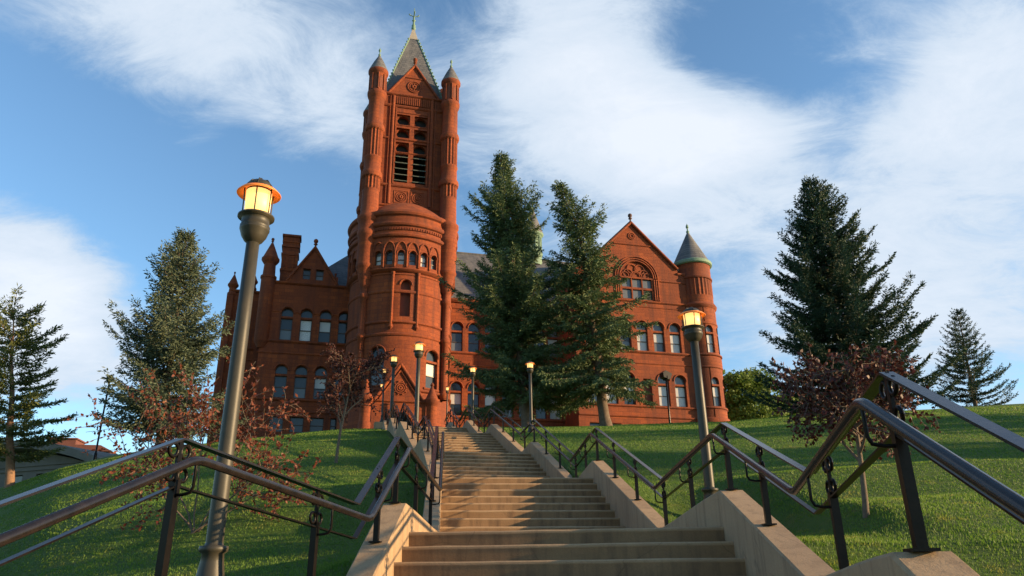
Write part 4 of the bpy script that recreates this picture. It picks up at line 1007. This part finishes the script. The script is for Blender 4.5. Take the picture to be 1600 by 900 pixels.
mb.face([(-15.3, 5.1, 12.9), (-3, 5.1, 12.9), (-3, 14, 12.9), (-15.3, 14, 12.9)], 1); mb.face([(-12.1, 2.2, 12.9), (-3, 2.2, 12.9), (-3, 5.1, 12.9), (-12.1, 5.1, 12.9)], 1)
mb.box(-12.75, -12.3, 4.6, 5.2, -6, 12.2); mb.box(-15.6, -15.05, 4.6, 5.4, -6, 12.2)
side = mb.build('shaded_wing', [STONE, SLATE], hall)
for i, o in enumerate(lu): add_window(side, gl_, o, .38, 'mphg'[i])
for i, o in enumerate(ld): add_window(side, gl_, o, .38, 'gmhm'[i])
for o in lb: add_window(side, gl_, o, .38, 'g', False)
for i, o in enumerate(lg): add_window(side, gl_, o, .38, 'gm'[i], False)
for o in lo2: add_window(side, gs, o, .35, 'g')
mb = MB(); x, y = -10.45, 4.2                              # chimney
mb.box(x - .72, x + .72, y - .55, y + .55, 12, 18.2)
for z, w in ((14.6, .06), (16.2, .08), (17.0, .10), (17.5, .08), (18.1, .13)): mb.box(x - .72 - w, x + .72 + w, y - .55 - w, y + .55 + w, z, z + .2)
for sx in (-.28, .28): mb.box(x + sx - .1, x + sx + .1, y - .6, y - .54, 14.85, 16.15)
mb.build('chimney', STONE, side)
def pin(x, y, z0, s, corb):
    mb = MB()
    pr = [(.3 * s, z0 - corb - .5), (.55 * s, z0 - corb), (.62 * s, z0 - corb + .1), (.62 * s, z0 + .3)] if corb else [(.5 * s, z0)]
    pr += [(.70 * s, z0 + .35), (.70 * s, z0 + .55), (.55 * s, z0 + .65), (.5 * s, z0 + 1.7 * s), (.62 * s, z0 + 1.85 * s), (.78 * s, z0 + 2.1 * s), (.78 * s, z0 + 2.3 * s), (.7 * s, z0 + 2.35 * s), (.1 * s, z0 + 3.85 * s)]
    mb.lathe(pr, x, y, 20); ball_finial(mb, x, y, z0 + 3.7 * s, .62 * s)
    weld(mb.build('pinnacle', STONE, side), 35)
pin(-12.0, 2.15, 12.75, 1.0, 5.6); pin(-13.55, 5.1, 12.6, .55, 0); pin(-12.4, 5.1, 12.6, .6, 0); pin(-15.25, 5.2, 12.0, .62, 3)
mb = MB(); ball_finial(mb, -8.2, 1.95, 16.35, .9); ball_finial(mb, -6.2, 2.1, 13.6, .5); mb.build('finial', STONE, side)
# ------------------------------------------------------------------ trees
def crossed(C, D, Ln, Wd, r, flat=0.5):
    """needle sprays / leaves: two-sided diamonds at C pointing along D"""
    n = len(C)
    D = D / np.maximum(np.linalg.norm(D, axis=1, keepdims=True), 1e-6)
    A = r.normal(size=(n, 3)); A[:, 2] *= flat
    S = np.cross(D, A); S /= np.maximum(np.linalg.norm(S, axis=1, keepdims=True), 1e-6)
    L = Ln[:, None]; W = Wd[:, None]
    return np.stack([C, C + D * L * .45 + S * W, C + D * L, C + D * L * .5 - S * W], 1).reshape(-1, 3)
def conifer(name, x, y, H, Rb, prof, label, mat, bark, seed, bare=.06, nb=150, droop=.35, up=.12, tw=.9, leaf=(.34, .075), lean=(0, 0), bend=None, density=1.0, rise=0.0, cat='tree', group=None, hang=.35, trunk_r=None, sink=.3, wide=(1, 1), clump=1.0, asym=None, rag=.62, whorl=0, rtop=.55):
    r = np.random.RandomState(seed); z0 = ground(x, y) - sink
    root = empty(name, (x, y, z0)); tag(root, label, cat, group)
    tr_ = trunk_r or H * .016 + .05
    def ax(h):
        t = h / H
        bx, by = (bend(t) if bend else (0, 0))
        return np.array([lean[0] * t + bx, lean[1] * t + by, h])
    mb = MB(); mb.tube([ax(H * q) + np.array([.03 * math.sin(q * 17 + seed), .03 * math.cos(q * 13), 0]) * (H / 10) for q in np.linspace(0, .985, 22)], [tr_ * (1 - .93 * q) + (.35 * tr_ * max(0, .05 - q) / .05) for q in np.linspace(0, .985, 22)], 10)
    Cs, Ds, Ls, Ws = [], [], [], []
    for i in range(nb):
        t = (i + r.rand() * .8) / nb; t = t ** .92
        if whorl: t = min(.995, (math.floor(t * whorl) + .25 * r.rand()) / whorl + .01)
        h = H * (bare + (1 - bare) * t * .985)
        az = i * 2.39996 + r.normal() * .35
        L = Rb * prof(t) * (rag + (1.12 - rag) * r.rand()) + .12
        if asym: L *= asym(az, t)
        if r.rand() < .10: L *= .55
        o = ax(h); d = np.array([math.cos(az) * wide[0], math.sin(az) * wide[1], 0])
        dr = droop * (1.15 - t) * (.8 + .4 * r.rand()); ri = rise + rtop * t ** 1.5
        P = lambda u: o + d * (L * u) + np.array([0, 0, L * (ri * u - dr * u * u + up * 2.2 * u ** 3.2)])
        mb.tube([P(u) for u in (0, .35, .7, .95)], [max(.012, .028 * L / 2), .018 * max(.6, L / 3), .012, .006], 4, cap=False)
        nt_ = max(5, int(L * 9 * density)); side = np.array([-d[1], d[0], 0])
        for k in range(nt_):
            u = .12 + .88 * (k + r.rand()) / nt_
            p = P(u); q = P(min(1.03, u + .06)); fd = q - p; fd /= np.linalg.norm(fd)
            for s in (-1, 1, 0):
                if s == 0 and u < .8 and r.rand() < .55: continue
                l = tw * (.35 + .65 * r.rand()) * min(1, .35 + L / 3) * (1.0 - .55 * u) if s else .22
                td = fd * (.75 + .3 * r.rand()) + side * s * (.75 + .4 * r.rand()) + np.array([0, 0, -hang * (.3 + r.rand())]); td /= np.linalg.norm(td)
                m = max(1, int(l / .115 * clump))
                for j in range(m):
                    v = (j + r.rand()) / m
                    c = p + td * l * v + r.normal(size=3) * .03 + np.array([0, 0, -hang * .35 * v * v * l])
                    Cs.append(c); Ds.append(td + r.normal(size=3) * .45 + np.array([0, 0, -hang * .3])); Ls.append(leaf[0] * (.6 + .6 * r.rand())); Ws.append(leaf[1] * (.6 + .7 * r.rand()))
    for q in range(60):
        h = H * (.94 + .06 * r.rand()); Cs.append(ax(h)); Ds.append(np.array([r.normal() * .8, r.normal() * .8, .8])); Ls.append(leaf[0] * .8); Ws.append(leaf[1])
    weld(mb.build('trunk', bark, root), 60)
    V = crossed(np.array(Cs), np.array(Ds), np.array(Ls), np.array(Ws), r)
    soup('crown', V, 4, mat, root)
    print('TREE', label[:40], 'faces', len(V) // 4, 'base', round(x, 1), round(y, 1), round(z0, 1), 'H', round(H, 1))
    return root
def tree_at(pxb, pyb, pxt, pyt, Y):
    """base x,y and lean so that the tree stands at depth Y with its tip at (pxt, pyt)"""
    b = at(pxb, pyb, Y); t = at(pxt, pyt, Y); z = ground(b.x, Y)
    return b.x, Y, t.z - z, (t.x - b.x, 0.0)
cone = lambda t: (1 - t) ** .85
# two tall spruces before the hall
x, y, H, ln = tree_at(824, 655, 783, 240, 46)
conifer('spruce_tree', x, y, H + .3, 6.0, lambda t: (1 - t) ** .76 * (.85 + .28 * math.sin(t * 19 + 1)) * (1 if t > .1 else .8), 'tall dense dark spruce standing right of the bell tower, its crown almost to the ground', SPRUCE, BARK, 21, .09, 380, .42, .20, 1.0, (.22, .034), ln, None, 1.0, .05, 'tree', 'tall spruces before the hall', .5, .34, clump=2.3, rag=.42)
x, y, H, ln = tree_at(948, 668, 872, 284, 44)
conifer('spruce_tree', x, y, H + .3, 5.2, lambda t: (1 - t) ** .76 * (.8 + .3 * math.sin(t * 26)) * (1 if t > .12 else .8), 'ragged dark spruce with a bent top and a bare leaning trunk, before the gabled wing', SPRUCE, BARK, 22, .14, 260, .50, .14, 1.0, (.22, .034), (ln[0] + 1.0, 0), lambda t: (-1.2 * max(0, t - .8) / .2, 0), 1.0, .05, 'tree', 'tall spruces before the hall', .6, .34, clump=2.3, rag=.36)
# spruce behind the nearest lamp
x, y, H, ln = tree_at(252, 692, 291, 362, 31)
conifer('spruce_tree', x, y, H + .3, 3.5, lambda t: (1 - t) ** .75 * (.8 + .25 * math.sin(t * 19)) * (1 if t > .1 else .75), 'grey green spruce on the left, behind the nearest lamp and the red leaved sapling', BSPRUCE, BARK, 23, .10, 280, .42, .22, .9, (.17, .027), ln, None, 1.0, .08, 'tree', None, .5, .2, clump=2.6)
# far left pine
x, y, H, ln = tree_at(20, 748, 30, 447, 31)
conifer('pine_tree', x, y, H - .9, 2.8, lambda t: (.95 - .6 * t) * (.55 + .5 * abs(math.sin(t * 15))) if t < .9 else .3, 'open branched pine at the far left with a reddish bare trunk', PINE, PBARK, 24, .16, 74, .16, .10, .7, (.2, .027), ln, None, 1.2, .10, 'tree', None, .05, .19, clump=3.2)
# spruces on the right
x, y, H, ln = tree_at(1335, 652, 1264, 280, 35)
conifer('spruce_tree', x, y, H + .3, 4.45, lambda t: (1 - t) ** .82 * (1.0 + .1 * math.sin(t * 40)), 'broad dark spruce with spiky spreading branches on the right, behind the maroon tree', DSPRUCE, BARK, 25, .02, 350, .14, .16, .80, (.18, .028), ln, None, 1.3, .03, 'tree', None, .16, .26, clump=2.8, rag=.66, whorl=34, rtop=.4, asym=lambda a, t: 1.12 if math.cos(a) > .2 else .95)
x, y, H, ln = tree_at(1525, 640, 1491, 466, 52)
conifer('spruce_tree', x, y, H - .6, 3.0, lambda t: (1 - t) ** .95, 'small pointed spruce at the far right edge of the lawn', DSPRUCE, BARK, 26, .03, 150, .10, .14, .5, (.2, .03), ln, None, 1.1, .12, 'tree', None, .14, .16, clump=2.0, rag=.75, whorl=17)

def leafy(name, x, y, H, label, mat, bark, seed, spread, first=.3, nstem=1, levels=3, leaf=(.075, .022), per=9, group=None, cat='tree', trunk_r=.035, fan=None, sink=.05, sub=4, updir=.6, lmul=1.0, lean=.02):
    """young broadleaf tree: branching stems with leaves along the twigs"""
    r = np.random.RandomState(seed); z0 = ground(x, y) - sink
    root = empty(name, (x, y, z0)); tag(root, label, cat, group)
    mb = MB(); Cs, Ds, Ls, Ws = [], [], [], []
    def grow(p, d, L, rad, lev):
        n = 6; pts = [p]; q = p.copy(); dd = d.copy()
        for i in range(n):
            dd = dd + r.normal(size=3) * (.035 if lev == 0 and not fan else .11) + np.array([0, 0, .05 if lev < 2 else .02]); dd /= np.linalg.norm(dd); q = q + dd * (L / n); pts.append(q.copy())
        mb.tube(pts, [max(.0035, rad * (1 - .6 * i / n)) for i in range(n + 1)], 6 if lev < 2 else 4, cap=False)
        if lev < levels:
            k = sub + (2 if lev == 0 else 0)
            for j in range(k):
                u = (first if lev == 0 else .22) + (1 - (first if lev == 0 else .22)) * (j + .3 + .6 * r.rand()) / k
                i = min(n - 1, int(u * n)); b = pts[i] + (pts[i + 1] - pts[i]) * (u * n - i)
                a = r.rand() * 6.283
                if lev == 0: a = j * 2.4 + r.rand()
                ax_ = (pts[i + 1] - pts[i]) / np.linalg.norm(pts[i + 1] - pts[i]); e = np.cross(ax_, [math.cos(a), math.sin(a), .01]); e /= np.linalg.norm(e)
                nd = ax_ * updir + e * spread; nd /= np.linalg.norm(nd)
                grow(b, nd, L * (.62 - .18 * u + .15 * r.rand()) * (lmul if lev == 0 else 1), rad * .5, lev + 1)
        if lev >= max(1, levels - 1):
            m = max(3, int(L * per * 4))
            for j in range(m):
                u = .12 + .88 * r.rand(); i = min(n - 1, int(u * n)); b = pts[i] + (pts[i + 1] - pts[i]) * (u * n - i)
                Cs.append(b); Ds.append((pts[i + 1] - pts[i]) / L * n * .6 + r.normal(size=3) * .75); Ls.append(leaf[0] * (.6 + .7 * r.rand())); Ws.append(leaf[1] * (.7 + .6 * r.rand()))
    if fan:
        for d, L in fan: grow(np.zeros(3) + r.normal(size=3) * [.06, .06, 0], np.array(d, float) / np.linalg.norm(d), L, trunk_r * (.7 + .3 * r.rand()), 0)
    else: grow(np.zeros(3), np.array([lean, 0, 1.0]), H, trunk_r, 0)
    mb.build('trunk', bark, root)
    soup('crown', crossed(np.array(Cs), np.array(Ds), np.array(Ls), np.array(Ws), r, 1.0), 4, mat, root)
    print('LEAFY', label[:40], len(Cs), 'base', round(x, 2), round(y, 2), round(z0, 2))
    return root
def on_ground(px, py, y0=5.0, y1=60.0):
    """where the sight line through a pixel meets the lawn"""
    Y = y0
    while Y < y1:
        P = at(px, py, Y)
        if P.z < ground(P.x, P.y): return P
        Y += .05
    return at(px, py, y1)
P = at(318, 728, 12.5)
leafy('young_tree', P.x, P.y, 2.2, 'spreading copper leaved sapling just behind the nearest lamp', REDLEAF, TWIG, 41, .75, .42, 1, 2, (.08, .022), 6, 'copper leaved young trees', fan=[((-.35, .1, 1), 2.3), ((-.10, .25, 1), 2.2), ((-.75, .1, .75), 1.6), ((.42, .1, 1), 2.1), ((.75, -.1, .8), 1.7), ((1.0, .15, .55), 1.5)], trunk_r=.022, sub=6, lmul=.75)
P = on_ground(525, 724)
leafy('young_tree', P.x, P.y, (at(525, 545, P.y).z - P.z) * .80, 'thin copper leaved tree with a straight trunk left of the porch', DREDLEAF, TWIG, 42, .95, .34, 1, 3, (.06, .018), 18, 'copper leaved young trees', trunk_r=.045, sub=6, updir=.75, lmul=.62)
P = on_ground(1353, 808); print('MAROON', P)
leafy('young_tree', P.x, P.y, (at(1338, 545, P.y).z - P.z) * .76, 'round maroon leaved tree with a slim bare trunk on the right lawn', DREDLEAF, TWIG, 43, .95, .42, 1, 3, (.07, .022), 7.5, 'copper leaved young trees', trunk_r=.045, sub=7, updir=.58, lmul=.84, lean=.09)

# two spruces out of view on the right whose shade lies across the lawn and the upper steps
for x, y, H, sd, lb in ((36, 14.2, 13.0, 31, 'nearer of the two spruces out of view right of the lawn, shading it'), (38, 20.5, 14.0, 32, 'farther of the two spruces out of view right of the lawn, shading the upper steps')):
    conifer('spruce_tree', x, y, H, 3.6, lambda t: (1 - t) ** .75, lb, DSPRUCE, BARK, sd, .03, 130, .2, .2, .8, (.34, .09), (0, 0), None, .8, .1, 'tree', None, .2, .25)

def crown_tree(name, x, y, H, Rr, label, mat, seed, sink=.3, z=None):
    r = np.random.RandomState(seed); z0 = (ground(x, y) if z is None else z) - sink
    root = empty(name, (x, y, z0)); tag(root, label, 'tree')
    mb = MB(); mb.tube([(0, 0, 0), (.1, 0, H * .3), (0, .1, H * .7)], [.25, .2, .06], 8)
    C = []; 
    for i in range(44):
        a = r.rand() * 6.283; u = r.rand() ** .5; hh = .30 + .62 * r.rand()
        lim = Rr * math.sqrt(max(.05, 1 - ((hh - .5) / .52) ** 2))
        c = np.array([math.cos(a) * lim * u * .85, math.sin(a) * lim * u * .85, H * hh]); rr = Rr * (.22 + .16 * r.rand())
        mb.tube([(0, 0, H * hh * .6), c], [.06, .015], 4, cap=False)
        v = r.normal(size=(260, 3)); v /= np.linalg.norm(v, axis=1, keepdims=True); v *= (rr * (.55 + .5 * r.rand(260) ** .6))[:, None]; v[:, 2] *= .75
        C.append(c + v)
    C = np.concatenate(C); n = len(C)
    mb.build('trunk', BARK, root)
    soup('crown', crossed(C, r.normal(size=(n, 3)) + [0, 0, -.2], .26 + .2 * r.rand(n), .09 + .07 * r.rand(n), r, 1), 4, mat, root)
P = at(1170, 655, 80); crown_tree('leafy_tree', P.x, P.y, at(1165, 577, 80).z - P.z + 2.5, 4.0, 'bright green leafy tree behind the lawn, right of the corner turret', GREENLEAF, 51, 2.5, P.z)
P = at(1222, 655, 84); crown_tree('leafy_tree', P.x, P.y, at(1205, 618, 84).z - P.z + 2.5, 2.6, 'lower green leafy tree between the turret and the broad right spruce', GREENLEAF, 52, 2.5, P.z)

# ------------------------------------------------------------------ poles and far buildings
P = at(148, 716, 40); z = ground(P.x, P.y) - .1
rt = empty('lamp_post', (P.x, P.y, z)); tag(rt, 'thin dark post in front of the sky, left of the grey green spruce', 'post')
mb = MB(); hh = at(167, 598, 40).z - z; mb.lathe([(.09, 0), (.09, .4), (.05, .5), (.045, hh), (0, hh)], 0, 0, 10); mb.build('pole', IRON, rt)
mb = MB(); mb.lathe([(.05, hh), (.16, hh + .05), (.2, hh + .25), (.13, hh + .4), (0, hh + .45)], 0, 0, 12); mb.build('lamp_head', IRON, rt)
P = at(1047, 664, 46); z = ground(P.x, P.y) - .3
rt = empty('floodlight', (P.x, P.y, z)); tag(rt, 'black floodlight on a slim pole before the gabled wing windows', 'floodlight')
mb = MB(); hh = at(1043, 592, 46).z - z; mb.lathe([(.07, 0), (.06, 1), (.05, hh), (0, hh)], 0, 0, 10); mb.build('pole', IRON, rt)
mb = MB(); mb.prism([(-.30, .0), (.18, -.10), (.34, .28), (-.12, .46), (-.34, .30)], -.22, .22); mb.box(-.05, .05, -.25, .25, -.12, .1)
o = mb.build('lamp_head', IRON, rt, (0, 0, hh + .05), R(25))

# gymnasium with an arched roof, far left
gym = empty('gymnasium', (-47.5, 70, 6.5), R(-20)); tag(gym, 'grey stone gymnasium with a low arched roof at the far left', 'building')
mb = MB(); gm_ = planar(0, 0, 1, 0)
gw_ = [op(x, .9, .6, 2.6, 'flat') for x in (-9, -5.5, -2, 1.5, 5, 8.5)]
arch = [(-16 + 1.6 * j, 5.2 - 3.6 * ((-16 + 1.6 * j) / 16) ** 2) for j in range(21)]
strip_wall(mb, gm_, -14, 14, -6, [(a, b - .5) for a, b in arch], gw_, .5)
for z in (2.9, 3.3, .3): mb.box(-14, 14, -.12, -.001, z, z + .12) if z < 1 else mb.box(-10, 10, -.12, -.001, z, z + .1)
gwall = mb.build('wall', GYMROOF, gym)
for o in gw_: add_window(gwall, gm_, o, .4, 'g', False)
mb = MB(); rows = []
for a, b in arch: rows.append([(a, -1.2, b - .25), (a, -1.2, b + .45), (a, 22, b + .45)])
mb.grid(rows, 0, False)
rows = [[(a, -1.2, b - .25), (a, 0.01, b - .35)] for a, b in arch]; mb.grid(rows, 0, False, flip=True)
mb.build('roof', GYMROOF, gym)
mb = MB(); mb.box(-8.6, -7.4, -.15, .0, -1.2, .2); mb.build('white_door', WHITE, gym)
P = at(112, 722, 110)
bb = empty('brick_building', (P.x, P.y, P.z - 6), R(12)); tag(bb, 'low dull red brick building half hidden behind the left lawn', 'building')
mb = MB(); gb = planar(0, 0, 1, 0); bo = [op(x, .5, 5.6, 6.9, 'flat') for x in (-3.4, -1.4, .6, 2.6)]
strip_wall(mb, gb, -5, 5, 0, 7.6, bo, .3); mb.box(-5, -4.8, .02, 9, 0, 7.6); mb.box(4.8, 5, .02, 9, 0, 7.6)
bw = mb.build('wall', BRICKRED, bb)
for o in bo: add_window(bw, gb, o, .3, 'g', False)
mb = MB(); mb.prism([(-5.4, 7.6), (5.4, 7.6), (3.6, 8.5), (-3.4, 8.5)], -.4, 9); mb.build('roof', BRICKRED, bb)
mb = MB(); mb.box(-5, -1, 3, 7, 8.5, 9.8); mb.box(-5.2, -.8, 2.8, 7.2, 9.8, 10.0); mb.build('roof_house', BRICKRED, bb)
